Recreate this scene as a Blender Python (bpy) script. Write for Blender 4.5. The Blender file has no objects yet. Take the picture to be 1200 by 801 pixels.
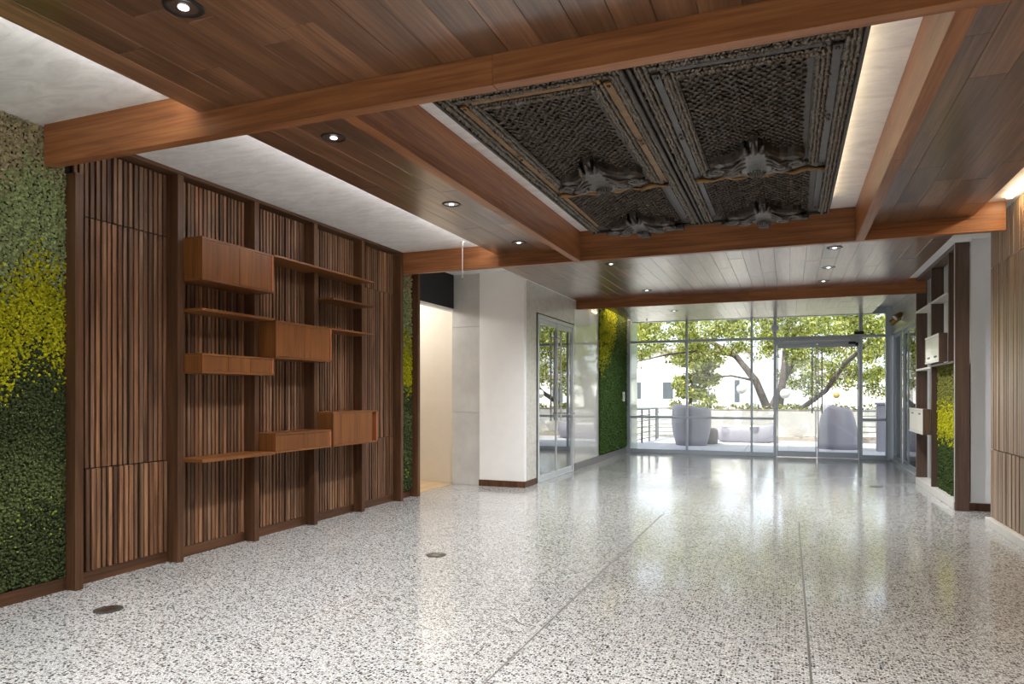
import bpy, bmesh, math, random
import numpy as np
from mathutils import Vector, Matrix
random.seed(7)
RNG = np.random.default_rng(11)
scene = bpy.context.scene
col = scene.collection
R = math.radians

# ------------------------------------------------------------------ camera
IMG_W, IMG_H = 1200.0, 801.0
FPX, VPX, HORIZON, EYE = 815.0, 924.0, 462.0, 1.35
yaw = math.atan((VPX - IMG_W / 2) / FPX)
cam_d = bpy.data.cameras.new('camera')
cam = bpy.data.objects.new('camera', cam_d)
col.objects.link(cam)
cam.location = (0, 0, EYE)
cam.rotation_euler = (R(90), 0, yaw)
cam_d.sensor_fit = 'HORIZONTAL'
cam_d.sensor_width = 36.0
cam_d.lens = 36.0 * FPX / IMG_W
cam_d.shift_y = (HORIZON - IMG_H / 2) / IMG_W
cam_d.clip_start = 0.05
cam_d.clip_end = 300
scene.camera = cam

# ------------------------------------------------------------------ world, sun, exposure
SUN_EL, SUN_AZ = 52.0, 200.0          # azimuth measured clockwise from +Y
world = bpy.data.worlds.new('world')
scene.world = world
world.use_nodes = True
wn = world.node_tree.nodes
wl = world.node_tree.links
wn.clear()
w_out = wn.new('ShaderNodeOutputWorld')
w_bg = wn.new('ShaderNodeBackground')
w_sky = wn.new('ShaderNodeTexSky')
w_sky.sky_type = 'NISHITA'
w_sky.sun_disc = False
w_sky.sun_elevation = R(SUN_EL)
w_sky.sun_rotation = R(SUN_AZ)
w_sky.dust_density = 4.0
w_sky.air_density = 0.8
w_sky.ozone_density = 0.6
w_mix = wn.new('ShaderNodeMixRGB')
w_mix.inputs[0].default_value = 0.45
w_mix.inputs[2].default_value = (6.5, 6.6, 6.8, 1)
wl.new(w_sky.outputs[0], w_mix.inputs[1])
wl.new(w_mix.outputs[0], w_bg.inputs[0])
w_bg.inputs[1].default_value = 0.28
wl.new(w_bg.outputs[0], w_out.inputs[0])

sun_d = bpy.data.lights.new('sun', 'SUN')
sun_d.energy = 4.5
sun_d.angle = R(0.4)
sun_d.color = (1.0, 0.95, 0.86)
sun = bpy.data.objects.new('sun', sun_d)
col.objects.link(sun)
az = R(SUN_AZ)
to_sun = Vector((math.sin(az) * math.cos(R(SUN_EL)), math.cos(az) * math.cos(R(SUN_EL)), math.sin(R(SUN_EL))))
sun.rotation_euler = to_sun.to_track_quat('Z', 'Y').to_euler()
sun.location = (0, 0, 30)

vs = scene.view_settings
vs.view_transform = 'Standard'
vs.look = 'None'
vs.gamma = 1.0
vs.use_curve_mapping = False
vs.exposure = 0.68
scene.cycles.use_denoising = True
scene.cycles.max_bounces = 10
scene.cycles.diffuse_bounces = 5
scene.cycles.glossy_bounces = 4
scene.cycles.transparent_max_bounces = 16
scene.cycles.sample_clamp_indirect = 6.0
scene.cycles.caustics_reflective = False
scene.cycles.caustics_refractive = False

# ------------------------------------------------------------------ colour and material helpers
def lin(r, g, b):
    f = lambda c: (c / 255 / 12.92) if c / 255 <= 0.04045 else ((c / 255 + 0.055) / 1.055) ** 2.4
    return (f(r), f(g), f(b), 1.0)

def new_mat(name):
    m = bpy.data.materials.new(name)
    m.use_nodes = True
    nt = m.node_tree
    nt.nodes.clear()
    out = nt.nodes.new('ShaderNodeOutputMaterial')
    b = nt.nodes.new('ShaderNodeBsdfPrincipled')
    nt.links.new(b.outputs[0], out.inputs[0])
    return m, nt, b, out

def ramp(nt, stops, interp='LINEAR'):
    r = nt.nodes.new('ShaderNodeValToRGB')
    e = r.color_ramp.elements
    r.color_ramp.interpolation = interp
    while len(e) < len(stops):
        e.new(0.5)
    for el, (p, c) in zip(e, stops):
        el.position = p
        el.color = c
    return r

def plain(name, c, rough=0.5, metal=0.0, noise=0.0, nscale=6.0, bump=0.0, coat=0.0, spec=0.5):
    m, nt, b, out = new_mat(name)
    b.inputs['Roughness'].default_value = rough
    b.inputs['Metallic'].default_value = metal
    b.inputs['Coat Weight'].default_value = coat
    b.inputs['Coat Roughness'].default_value = 0.04
    b.inputs['Specular IOR Level'].default_value = spec
    b.inputs['Base Color'].default_value = c
    tc = nt.nodes.new('ShaderNodeTexCoord')
    n = nt.nodes.new('ShaderNodeTexNoise')
    n.inputs['Scale'].default_value = nscale
    n.inputs['Detail'].default_value = 6
    n.inputs['Roughness'].default_value = 0.6
    nt.links.new(tc.outputs['Object'], n.inputs['Vector'])
    lo = tuple(x * (1 - noise) for x in c[:3]) + (1,)
    hi = tuple(min(1, x * (1 + noise)) for x in c[:3]) + (1,)
    r = ramp(nt, [(0.3, lo), (0.7, hi)])
    nt.links.new(n.outputs['Fac'], r.inputs[0])
    nt.links.new(r.outputs[0], b.inputs['Base Color'])
    if bump:
        bp = nt.nodes.new('ShaderNodeBump')
        bp.inputs['Strength'].default_value = bump
        bp.inputs['Distance'].default_value = 0.01
        nt.links.new(n.outputs['Fac'], bp.inputs['Height'])
        nt.links.new(bp.outputs[0], b.inputs['Normal'])
    return m

def wood(name, dark, mid, light, axis, rough=0.4, vary=0.35, coat=0.0, tint=None, fine=1.0, spec=0.5):
    """grain along one axis; every board differs by its object's random number"""
    m, nt, b, out = new_mat(name)
    L = nt.links.new
    tc = nt.nodes.new('ShaderNodeTexCoord')
    oi = nt.nodes.new('ShaderNodeObjectInfo')
    off = nt.nodes.new('ShaderNodeVectorMath'); off.operation = 'SCALE'
    off.inputs[0].default_value = (31.7, 17.3, 23.9)
    L(oi.outputs['Random'], off.inputs['Scale'])
    add = nt.nodes.new('ShaderNodeVectorMath'); add.operation = 'ADD'
    L(tc.outputs['Object'], add.inputs[0]); L(off.outputs[0], add.inputs[1])
    mp = nt.nodes.new('ShaderNodeMapping')
    s = [7.0 * fine] * 3
    s['xyz'.index(axis)] = 0.55 * fine
    mp.inputs['Scale'].default_value = s
    L(add.outputs[0], mp.inputs['Vector'])
    n1 = nt.nodes.new('ShaderNodeTexNoise')
    n1.inputs['Scale'].default_value = 1.3; n1.inputs['Detail'].default_value = 7
    n1.inputs['Roughness'].default_value = 0.62; n1.inputs['Distortion'].default_value = 0.9
    L(mp.outputs[0], n1.inputs['Vector'])
    mp2 = nt.nodes.new('ShaderNodeMapping')
    s2 = [70.0 * fine] * 3
    s2['xyz'.index(axis)] = 1.6 * fine
    mp2.inputs['Scale'].default_value = s2
    L(add.outputs[0], mp2.inputs['Vector'])
    n2 = nt.nodes.new('ShaderNodeTexNoise')
    n2.inputs['Scale'].default_value = 1.0; n2.inputs['Detail'].default_value = 3
    L(mp2.outputs[0], n2.inputs['Vector'])
    mx = nt.nodes.new('ShaderNodeMath'); mx.operation = 'MULTIPLY_ADD'
    mx.inputs[1].default_value = 0.45
    L(n2.outputs['Fac'], mx.inputs[0])
    m1 = nt.nodes.new('ShaderNodeMath'); m1.operation = 'MULTIPLY'; m1.inputs[1].default_value = 0.62
    L(n1.outputs['Fac'], m1.inputs[0]); L(m1.outputs[0], mx.inputs[2])
    rp = ramp(nt, [(0.34, dark), (0.52, mid), (0.72, light)])
    L(mx.outputs[0], rp.inputs[0])
    last = rp.outputs[0]
    if tint:                                  # some boards weathered another colour
        tr = ramp(nt, tint, 'CONSTANT')
        rr = nt.nodes.new('ShaderNodeMath'); rr.operation = 'FRACT'
        r2 = nt.nodes.new('ShaderNodeMath'); r2.operation = 'MULTIPLY'; r2.inputs[1].default_value = 7.31
        L(oi.outputs['Random'], r2.inputs[0]); L(r2.outputs[0], rr.inputs[0]); L(rr.outputs[0], tr.inputs[0])
        mm = nt.nodes.new('ShaderNodeMixRGB'); mm.blend_type = 'MULTIPLY'; mm.inputs[0].default_value = 1
        L(last, mm.inputs[1]); L(tr.outputs[0], mm.inputs[2])
        last = mm.outputs[0]
    hv = nt.nodes.new('ShaderNodeHueSaturation')
    mr = nt.nodes.new('ShaderNodeMapRange')
    mr.inputs['To Min'].default_value = 1 - vary; mr.inputs['To Max'].default_value = 1 + vary
    L(oi.outputs['Random'], mr.inputs['Value']); L(mr.outputs[0], hv.inputs['Value'])
    L(last, hv.inputs['Color'])
    L(hv.outputs[0], b.inputs['Base Color'])
    b.inputs['Roughness'].default_value = rough
    b.inputs['Coat Weight'].default_value = coat
    b.inputs['Coat Roughness'].default_value = 0.25
    b.inputs['Specular IOR Level'].default_value = spec
    bp = nt.nodes.new('ShaderNodeBump'); bp.inputs['Strength'].default_value = 0.12; bp.inputs['Distance'].default_value = 0.004
    L(mx.outputs[0], bp.inputs['Height']); L(bp.outputs[0], b.inputs['Normal'])
    return m

def terrazzo():
    m, nt, b, out = new_mat('terrazzo')
    L = nt.links.new
    tc = nt.nodes.new('ShaderNodeTexCoord')
    base = nt.nodes.new('ShaderNodeTexNoise'); base.inputs['Scale'].default_value = 0.9; base.inputs['Detail'].default_value = 5
    L(tc.outputs['Object'], base.inputs['Vector'])
    br = ramp(nt, [(0.3, lin(151, 153, 154)), (0.7, lin(170, 172, 173))])
    L(base.outputs['Fac'], br.inputs[0])
    last = br.outputs[0]
    wn_ = nt.nodes.new('ShaderNodeTexNoise'); wn_.inputs['Scale'].default_value = 60.0
    L(tc.outputs['Object'], wn_.inputs['Vector'])
    wob = nt.nodes.new('ShaderNodeVectorMath'); wob.operation = 'SCALE'; wob.inputs['Scale'].default_value = 0.009
    L(wn_.outputs['Color'], wob.inputs[0])
    ad = nt.nodes.new('ShaderNodeVectorMath'); ad.operation = 'ADD'
    L(tc.outputs['Object'], ad.inputs[0]); L(wob.outputs[0], ad.inputs[1])
    for sc_, edge, stops in (
        (120.0, 0.34, [(0.0, lin(168, 162, 152)), (0.16, lin(228, 226, 221)), (0.42, lin(140, 134, 126)), (0.52, lin(206, 202, 196)), (0.72, lin(92, 89, 86)), (0.80, lin(215, 212, 206))]),
        (62.0, 0.40, [(0.0, lin(58, 56, 55)), (0.12, lin(98, 92, 85)), (0.22, lin(50, 50, 51)), (0.34, lin(128, 122, 113)), (0.44, (0, 0, 0, 0))])):
        v = nt.nodes.new('ShaderNodeTexVoronoi'); v.voronoi_dimensions = '2D'
        v.inputs['Scale'].default_value = sc_
        L(ad.outputs[0], v.inputs['Vector'])
        sep = nt.nodes.new('ShaderNodeSeparateColor'); L(v.outputs['Color'], sep.inputs[0])
        cr = ramp(nt, stops, 'CONSTANT'); L(sep.outputs[0], cr.inputs[0])
        # chip radius differs from cell to cell
        rad = nt.nodes.new('ShaderNodeMath'); rad.operation = 'MULTIPLY_ADD'; rad.inputs[1].default_value = 0.22; rad.inputs[2].default_value = edge - 0.11
        L(sep.outputs[1], rad.inputs[0])
        lt = nt.nodes.new('ShaderNodeMath'); lt.operation = 'LESS_THAN'
        L(v.outputs['Distance'], lt.inputs[0]); L(rad.outputs[0], lt.inputs[1])
        al = nt.nodes.new('ShaderNodeMath'); al.operation = 'MULTIPLY'
        L(lt.outputs[0], al.inputs[0]); L(cr.outputs['Alpha'], al.inputs[1])
        mx = nt.nodes.new('ShaderNodeMixRGB')
        L(al.outputs[0], mx.inputs[0]); L(last, mx.inputs[1]); L(cr.outputs[0], mx.inputs[2])
        last = mx.outputs[0]
    L(last, b.inputs['Base Color'])
    rn = nt.nodes.new('ShaderNodeTexNoise'); rn.inputs['Scale'].default_value = 1.7; rn.inputs['Detail'].default_value = 4
    L(tc.outputs['Object'], rn.inputs['Vector'])
    rr = nt.nodes.new('ShaderNodeMapRange'); rr.inputs['From Min'].default_value = 0.3; rr.inputs['From Max'].default_value = 0.7
    rr.inputs['To Min'].default_value = 0.08; rr.inputs['To Max'].default_value = 0.16
    L(rn.outputs['Fac'], rr.inputs['Value']); L(rr.outputs[0], b.inputs['Roughness'])
    bp = nt.nodes.new('ShaderNodeBump'); bp.inputs['Strength'].default_value = 0.03; bp.inputs['Distance'].default_value = 0.02
    L(rn.outputs['Fac'], bp.inputs['Height']); L(bp.outputs[0], b.inputs['Normal'])
    b.inputs['Specular IOR Level'].default_value = 0.7
    return m

def glass(name, tint=(0.94, 0.97, 0.97, 1), ior=1.5, extra=0.0, rough=0.0):
    m, nt, b, out = new_mat(name)
    nt.nodes.remove(b)
    L = nt.links.new
    tr = nt.nodes.new('ShaderNodeBsdfTransparent'); tr.inputs[0].default_value = tint
    gl = nt.nodes.new('ShaderNodeBsdfGlossy'); gl.inputs['Roughness'].default_value = rough
    fr = nt.nodes.new('ShaderNodeFresnel'); fr.inputs['IOR'].default_value = ior
    ad = nt.nodes.new('ShaderNodeMath'); ad.operation = 'ADD'; ad.use_clamp = True; ad.inputs[1].default_value = extra
    L(fr.outputs[0], ad.inputs[0])
    mx = nt.nodes.new('ShaderNodeMixShader')
    L(ad.outputs[0], mx.inputs[0]); L(tr.outputs[0], mx.inputs[1]); L(gl.outputs[0], mx.inputs[2])
    L(mx.outputs[0], out.inputs[0])
    return m

def emit(name, c, strength):
    m, nt, b, out = new_mat(name)
    b.inputs['Base Color'].default_value = (0.8, 0.8, 0.8, 1)
    b.inputs['Emission Color'].default_value = c
    b.inputs['Emission Strength'].default_value = strength
    return m

def attr_mat(name, rough=0.8, transl=0.0, sheen=0.0):
    """colour comes from the mesh's own 'tone' attribute"""
    m, nt, b, out = new_mat(name)
    L = nt.links.new
    a = nt.nodes.new('ShaderNodeAttribute'); a.attribute_name = 'tone'
    L(a.outputs['Color'], b.inputs['Base Color'])
    b.inputs['Roughness'].default_value = rough
    b.inputs['Specular IOR Level'].default_value = 0.25
    if transl:
        t = nt.nodes.new('ShaderNodeBsdfTranslucent'); L(a.outputs['Color'], t.inputs['Color'])
        mx = nt.nodes.new('ShaderNodeMixShader'); mx.inputs[0].default_value = transl
        L(b.outputs[0], mx.inputs[1]); L(t.outputs[0], mx.inputs[2]); L(mx.outputs[0], out.inputs[0])
    return m

def plaster(name, lo, hi, scale=(1.2, 3.0, 1.2), rough=0.45):
    m, nt, b, out = new_mat(name)
    L = nt.links.new
    tc = nt.nodes.new('ShaderNodeTexCoord'); mp = nt.nodes.new('ShaderNodeMapping')
    mp.inputs['Scale'].default_value = scale
    L(tc.outputs['Object'], mp.inputs['Vector'])
    n = nt.nodes.new('ShaderNodeTexNoise'); n.inputs['Scale'].default_value = 2.6; n.inputs['Detail'].default_value = 9
    n.inputs['Roughness'].default_value = 0.66; n.inputs['Distortion'].default_value = 1.4
    L(mp.outputs[0], n.inputs['Vector'])
    r = ramp(nt, [(0.3, lo), (0.62, hi)]); L(n.outputs['Fac'], r.inputs[0]); L(r.outputs[0], b.inputs['Base Color'])
    b.inputs['Roughness'].default_value = rough
    bp = nt.nodes.new('ShaderNodeBump'); bp.inputs['Strength'].default_value = 0.08; bp.inputs['Distance'].default_value = 0.01
    L(n.outputs['Fac'], bp.inputs['Height']); L(bp.outputs[0], b.inputs['Normal'])
    return m

W_D, W_M, W_L = lin(74, 42, 24), lin(112, 66, 38), lin(146, 92, 56)
M = {}
M['terrazzo'] = terrazzo()
M['joint'] = plain('joint_metal', lin(96, 94, 90), 0.45, 0.3, 0.1)
M['subfloor'] = plain('subfloor', lin(90, 88, 85), 0.8)
M['plaster_ceiling'] = plaster('plaster_ceiling', lin(210, 208, 207), lin(236, 235, 234))
M['white_paint'] = plain('white_paint', lin(240, 240, 240), 0.5, noise=0.02)
M['cream_paint'] = plain('cream_paint', lin(226, 217, 202), 0.55, noise=0.02)
M['gloss_white'] = plain('gloss_white_panel', lin(216, 216, 210), 0.22, noise=0.03, coat=1.0)
M['stone_grey'] = plaster('grey_plaster', lin(190, 188, 180), lin(214, 212, 205), (1.5, 1.5, 3.0), 0.25)
M['concrete'] = plain('concrete', lin(196, 195, 193), 0.75, noise=0.10, nscale=3.5, bump=0.15)
M['black_board'] = plain('black_board', lin(22, 22, 24), 0.6, noise=0.05)
M['dark_back'] = plain('dark_backing', lin(26, 17, 12), 0.8)
M['curb'] = plain('pale_stone', lin(206, 203, 196), 0.35, noise=0.06, nscale=14)
M['base_grey'] = plain('grey_base', lin(128, 126, 124), 0.4, noise=0.04)
M['oak_floor'] = wood('oak_floor', lin(168, 140, 104), lin(190, 164, 128), lin(206, 182, 148), 'y', 0.4, 0.05)
M['plank'] = wood('walnut_plank', lin(66, 43, 29), lin(101, 69, 48), lin(137, 99, 72), 'y', 0.28, 0.34, coat=0.8)
M['beam_x'] = wood('walnut_beam_across', lin(98, 60, 36), lin(136, 87, 54), lin(164, 111, 72), 'x', 0.36, 0.12, spec=0.2)
M['beam_y'] = wood('walnut_beam_along', lin(98, 60, 36), lin(136, 87, 54), lin(164, 111, 72), 'y', 0.36, 0.12, spec=0.2)
M['fin'] = wood('walnut_upright', lin(56, 37, 25), lin(82, 55, 37), lin(106, 74, 51), 'z', 0.4, 0.12, spec=0.25)
M['fin_grey'] = wood('walnut_upright_grey', lin(58, 42, 34), lin(80, 60, 49), lin(102, 78, 64), 'z', 0.4, 0.10)
M['rail_y'] = wood('walnut_rail', lin(54, 36, 25), lin(80, 54, 37), lin(104, 72, 50), 'y', 0.4, 0.12, spec=0.25)
M['cab'] = wood('walnut_cabinet', lin(82, 47, 22), lin(110, 67, 33), lin(132, 84, 45), 'z', 0.36, 0.08, spec=0.3)
M['cab_y'] = wood('walnut_shelf', lin(82, 47, 22), lin(110, 67, 33), lin(132, 84, 45), 'y', 0.36, 0.08, spec=0.3)
M['cab_edge'] = wood('walnut_edge', lin(132, 72, 42), lin(160, 92, 56), lin(178, 108, 70), 'z', 0.36, 0.05)
TINTS = [(0.0, (1, 1, 1, 1)), (0.22, (1.2, 1.06, 0.96, 1)), (0.4, (0.72, 0.66, 0.66, 1)), (0.55, (1.25, 1.3, 1.38, 1)), (0.7, (0.95, 0.9, 0.85, 1)), (0.86, (1.5, 1.4, 1.3, 1))]
M['slat'] = wood('reclaimed_slat', lin(58, 40, 30), lin(102, 74, 54), lin(144, 110, 84), 'z', 0.5, 0.28, spec=0.3, tint=TINTS, fine=1.4)
TINTS2 = [(0.0, (1, 1, 1, 1)), (0.3, (1.12, 1.1, 1.08, 1)), (0.55, (0.86, 0.84, 0.82, 1)), (0.8, (1.05, 1.08, 1.1, 1))]
M['slat_taupe_lit'] = wood('taupe_slat_lit', lin(100, 78, 60), lin(138, 112, 88), lin(168, 141, 114), 'z', 0.34, 0.14, tint=TINTS2, fine=1.4)  # weathered slats, lightened in the colour for light grazing from the windows
M['moss'] = attr_mat('preserved_moss', 0.9)
M['moss_back'] = plain('moss_backing', lin(40, 46, 24), 0.9)
M['alu'] = plain('anodised_aluminium', lin(176, 184, 194), 0.35, 0.35, 0.03)
M['alu_white'] = plain('pale_aluminium', lin(205, 210, 213), 0.35, 0.2, 0.03)
M['steel'] = plain('brushed_steel', lin(190, 190, 188), 0.25, 1.0, 0.05)
M['gasket'] = plain('black_gasket', lin(24, 26, 28), 0.5)
M['glass'] = glass('clear_glass')
M['glass_refl'] = glass('reflective_glass', (0.62, 0.67, 0.68, 1), 1.9, 0.52)
M['frost'] = plain('green_frosted_glass', lin(190, 206, 186), 0.25, 0.0, 0.06, coat=0.5)
M['black_metal'] = plain('black_metal', lin(28, 27, 27), 0.4, 0.4)
M['lens'] = emit('lamp_lens', (1.0, 0.97, 0.93, 1), 1.6)
M['led'] = emit('led_strip', (1.0, 0.78, 0.48, 1), 32.0)
M['led_panel'] = emit('led_tape', (1.0, 0.80, 0.52, 1), 8.0)
M['white_plastic'] = plain('white_plastic', lin(232, 232, 230), 0.4)
M['brass'] = plain('aged_brass', lin(150, 118, 62), 0.4, 0.7, 0.1)

# ------------------------------------------------------------------ object helpers
def tag(o, label=None, cat=None, group=None, kind=None):
    if label: o['label'] = label
    if cat: o['category'] = cat
    if group: o['group'] = group
    if kind: o['kind'] = kind
    return o

def link(o, parent=None):
    col.objects.link(o)
    if parent is not None:
        o.parent = parent
    return o

def empty(name, loc=(0, 0, 0), rz=0.0, parent=None):
    o = bpy.data.objects.new(name, None)
    o.empty_display_size = 0.1
    o.location = loc
    o.rotation_euler = (0, 0, rz)
    return link(o, parent)

ROOT_LOC = {}
def wloc(o):
    v = Vector((0, 0, 0))
    while o is not None:
        v += o.location
        o = o.parent
    return v

_box_cache = {}
def box_mesh(dx, dy, dz, mat, bev=0.0):
    key = (round(dx, 4), round(dy, 4), round(dz, 4), mat, round(bev, 4))
    if key in _box_cache:
        return _box_cache[key]
    bm = bmesh.new()
    bmesh.ops.create_cube(bm, size=1.0)
    bmesh.ops.scale(bm, vec=(dx, dy, dz), verts=bm.verts)
    if bev:
        bmesh.ops.bevel(bm, geom=list(bm.edges), offset=min(bev, dx / 3, dy / 3, dz / 3), segments=1, affect='EDGES')
    me = bpy.data.meshes.new('box')
    bm.to_mesh(me); bm.free()
    me.materials.append(M[mat])
    _box_cache[key] = me
    return me

def box(name, x, y, z, mat, parent=None, bev=0.0):
    """x, y, z are (low, high) in world metres"""
    dx, dy, dz = x[1] - x[0], y[1] - y[0], z[1] - z[0]
    o = bpy.data.objects.new(name, box_mesh(dx, dy, dz, mat, bev))
    c = Vector(((x[0] + x[1]) / 2, (y[0] + y[1]) / 2, (z[0] + z[1]) / 2))
    o.location = c - (wloc(parent) if parent is not None else Vector((0, 0, 0)))
    return link(o, parent)

def boxes(name, lst, mat, parent=None, bev=0.0):
    """several boxes that make ONE piece"""
    bm = bmesh.new()
    x0 = Vector([(lst[0][i][0] + lst[0][i][1]) / 2 for i in range(3)])
    for x, y, z in lst:
        r = bmesh.ops.create_cube(bm, size=1.0)
        bmesh.ops.scale(bm, vec=(x[1] - x[0], y[1] - y[0], z[1] - z[0]), verts=r['verts'])
        bmesh.ops.translate(bm, vec=Vector(((x[0] + x[1]) / 2, (y[0] + y[1]) / 2, (z[0] + z[1]) / 2)) - x0, verts=r['verts'])
    if bev:
        bmesh.ops.bevel(bm, geom=list(bm.edges), offset=bev, segments=1, affect='EDGES')
    return mesh_obj(name, bm, mat, parent, x0)

def mesh_obj(name, bm, mat, parent=None, loc=(0, 0, 0), smooth=False, local=False):
    me = bpy.data.meshes.new(name)
    bm.to_mesh(me); bm.free()
    if smooth:
        me.polygons.foreach_set('use_smooth', [True] * len(me.polygons))
    me.materials.append(M[mat])
    o = bpy.data.objects.new(name, me)
    loc = Vector(loc)
    o.location = loc if (parent is None or local) else loc - wloc(parent)
    return link(o, parent)

def np_obj(name, verts, faces, mat, parent=None, tone=None, smooth=False):
    """numpy verts (N,3), faces (F,k): all faces of one size; verts in world metres"""
    me = bpy.data.meshes.new(name)
    off = np.array(wloc(parent)) if parent is not None else np.zeros(3)
    verts = np.asarray(verts, dtype=np.float32) - off.astype(np.float32)
    faces = np.asarray(faces, dtype=np.int32)
    k = faces.shape[1]
    me.vertices.add(len(verts)); me.vertices.foreach_set('co', verts.ravel())
    me.loops.add(faces.size); me.loops.foreach_set('vertex_index', faces.ravel())
    me.polygons.add(len(faces)); me.polygons.foreach_set('loop_start', np.arange(0, faces.size, k, dtype=np.int32))
    me.polygons.foreach_set('loop_total', np.full(len(faces), k, dtype=np.int32))
    me.update(calc_edges=True)
    if tone is not None:
        a = me.attributes.new('tone', 'FLOAT_COLOR', 'POINT')
        a.data.foreach_set('color', np.concatenate([tone, np.ones((len(tone), 1))], 1).astype(np.float32).ravel())
    if smooth:
        me.polygons.foreach_set('use_smooth', np.ones(len(faces), dtype=bool))
    me.materials.append(M[mat])
    o = bpy.data.objects.new(name, me)
    return link(o, parent)

def cyl(bm, p0, p1, r0, r1=None, seg=12, caps=True):
    r1 = r0 if r1 is None else r1
    p0, p1 = Vector(p0), Vector(p1)
    d = p1 - p0
    mat = Matrix.Translation((p0 + p1) / 2) @ d.to_track_quat('Z', 'Y').to_matrix().to_4x4()
    bmesh.ops.create_cone(bm, cap_ends=caps, segments=seg, radius1=r0, radius2=r1, depth=d.length, matrix=mat)

def tube(bm, pts, rad, seg=8):
    rings = []
    n = len(pts)
    up0 = Vector((0.3, 0.2, 0.93))
    for i, p in enumerate(pts):
        p = Vector(p)
        t = (Vector(pts[min(i + 1, n - 1)]) - Vector(pts[max(i - 1, 0)])).normalized()
        a = t.cross(up0)
        if a.length < 0.05: a = t.cross(Vector((1, 0, 0)))
        a.normalize(); b_ = t.cross(a).normalized()
        r = rad[i] if isinstance(rad, (list, tuple)) else rad
        rings.append([bm.verts.new(p + a * math.cos(2 * math.pi * k / seg) * r + b_ * math.sin(2 * math.pi * k / seg) * r) for k in range(seg)])
    for i in range(n - 1):
        for k in range(seg):
            bm.faces.new((rings[i][k], rings[i][(k + 1) % seg], rings[i + 1][(k + 1) % seg], rings[i + 1][k]))
    bm.faces.new(rings[0][::-1]); bm.faces.new(rings[-1])

def lathe(bm, prof, seg=32, center=(0, 0, 0)):
    cx, cy, cz = center
    rings = []
    for r, z in prof:
        rings.append([bm.verts.new((cx + r * math.cos(2 * math.pi * k / seg), cy + r * math.sin(2 * math.pi * k / seg), cz + z)) for k in range(seg)])
    for i in range(len(rings) - 1):
        for k in range(seg):
            bm.faces.new((rings[i][k], rings[i][(k + 1) % seg], rings[i + 1][(k + 1) % seg], rings[i + 1][k]))
    return rings

# ------------------------------------------------------------------ key planes (metres; camera at x=0, y=0)
XL, XFIN, XSLAT = -4.69, -4.55, -4.66        # left wall backing, upright fronts, slat fronts
XR = 1.95                                    # right slatted wall
XW = -3.55                                   # white side wall with the glass doors
YG = 16.2                                    # glazed front
ZC, ZS, ZB, ZK = 3.15, 3.03, 2.88, 3.22      # plaster ceiling, plank soffit, beam underside, coffer
Y_BACK = -3.0
Y1, Y2, Y3 = (3.16, 3.235), (7.70, 7.78), (12.04, 12.12)
XSL, XSR = -3.26, 1.62                       # soffit edges
XB1, XB2 = (-2.30, -2.22), (0.62, 0.70)      # beams that run away from the camera

# ------------------------------------------------------------------ floor
fl = empty('floor', (0, 0, 0))
tag(fl, 'polished pale terrazzo floor with dark chips and thin metal joints', 'floor', kind='structure')
box('substrate', (-4.75, 3.2), (Y_BACK, YG + 0.1), (-0.12, -0.03), 'subfloor', fl)
J = 0.006
for (x0, x1) in ((-4.70, -1.32 - J), (-1.32 + J, 0.10 - J), (0.10 + J, 3.2)):
    for (y0, y1) in ((Y_BACK, 7.93), (7.933, YG + 0.1)):
        box('terrazzo_slab', (x0, x1), (y0, y1), (-0.03, 0.0), 'terrazzo', fl)
for x in (-1.32, 0.10):
    box('divider_strip', (x - J, x + J), (Y_BACK, 7.93), (-0.03, -0.0015), 'joint', fl)
    box('divider_strip', (x - J, x + J), (7.933, YG + 0.1), (-0.03, 0.0), 'terrazzo', fl)
sf = empty('floor_side_room', (-5.6, 9.0, 0))
tag(sf, 'pale oak board floor seen through the opening beside the concrete column', 'floor', kind='structure')
for i in range(12):
    x0 = -7.0 + i * 0.19
    box('board', (x0 + 0.001, x0 + 0.189), (7.2, 9.62), (-0.03, 0.0), 'oak_floor', sf)

# ------------------------------------------------------------------ ceiling: plaster, soffits of planks, beams
ce = empty('ceiling', (0, 0, ZC))
tag(ce, 'pale grey troweled plaster ceiling above the wooden soffits', 'ceiling', kind='structure')
box('plaster_field', (-4.75, XSR + 0.4), (Y_BACK, Y1[0] + 0.03), (ZC, ZC + 0.1), 'plaster_ceiling', ce)
box('plaster_field', (-4.75, XB1[0] + 0.02), (Y1[1] - 0.04, Y2[0] + 0.03), (ZC, ZC + 0.1), 'plaster_ceiling', ce)
box('coffer_field', (XB1[0] + 0.03, XB2[1] - 0.03), (Y1[1] - 0.04, Y2[0] + 0.03), (ZK, ZK + 0.1), 'plaster_ceiling', ce)
box('plaster_field', (XB2[1] - 0.02, 3.2), (Y1[1] - 0.04, Y2[0] + 0.03), (ZC, ZC + 0.1), 'plaster_ceiling', ce)
box('plaster_field', (-7.2, 3.2), (Y2[1] - 0.04, Y3[0] + 0.03), (ZC, ZC + 0.1), 'plaster_ceiling', ce)
box('plaster_field', (-4.0, 2.3), (Y3[1] - 0.04, YG + 0.1), (ZC, ZC + 0.1), 'plaster_ceiling', ce)
rf = box('roof', (-8.2, 3.6), (Y_BACK - 0.3, 17.3), (3.42, 3.6), 'white_paint')
tag(rf, 'flat roof slab over the lobby', 'roof', kind='structure')

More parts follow.
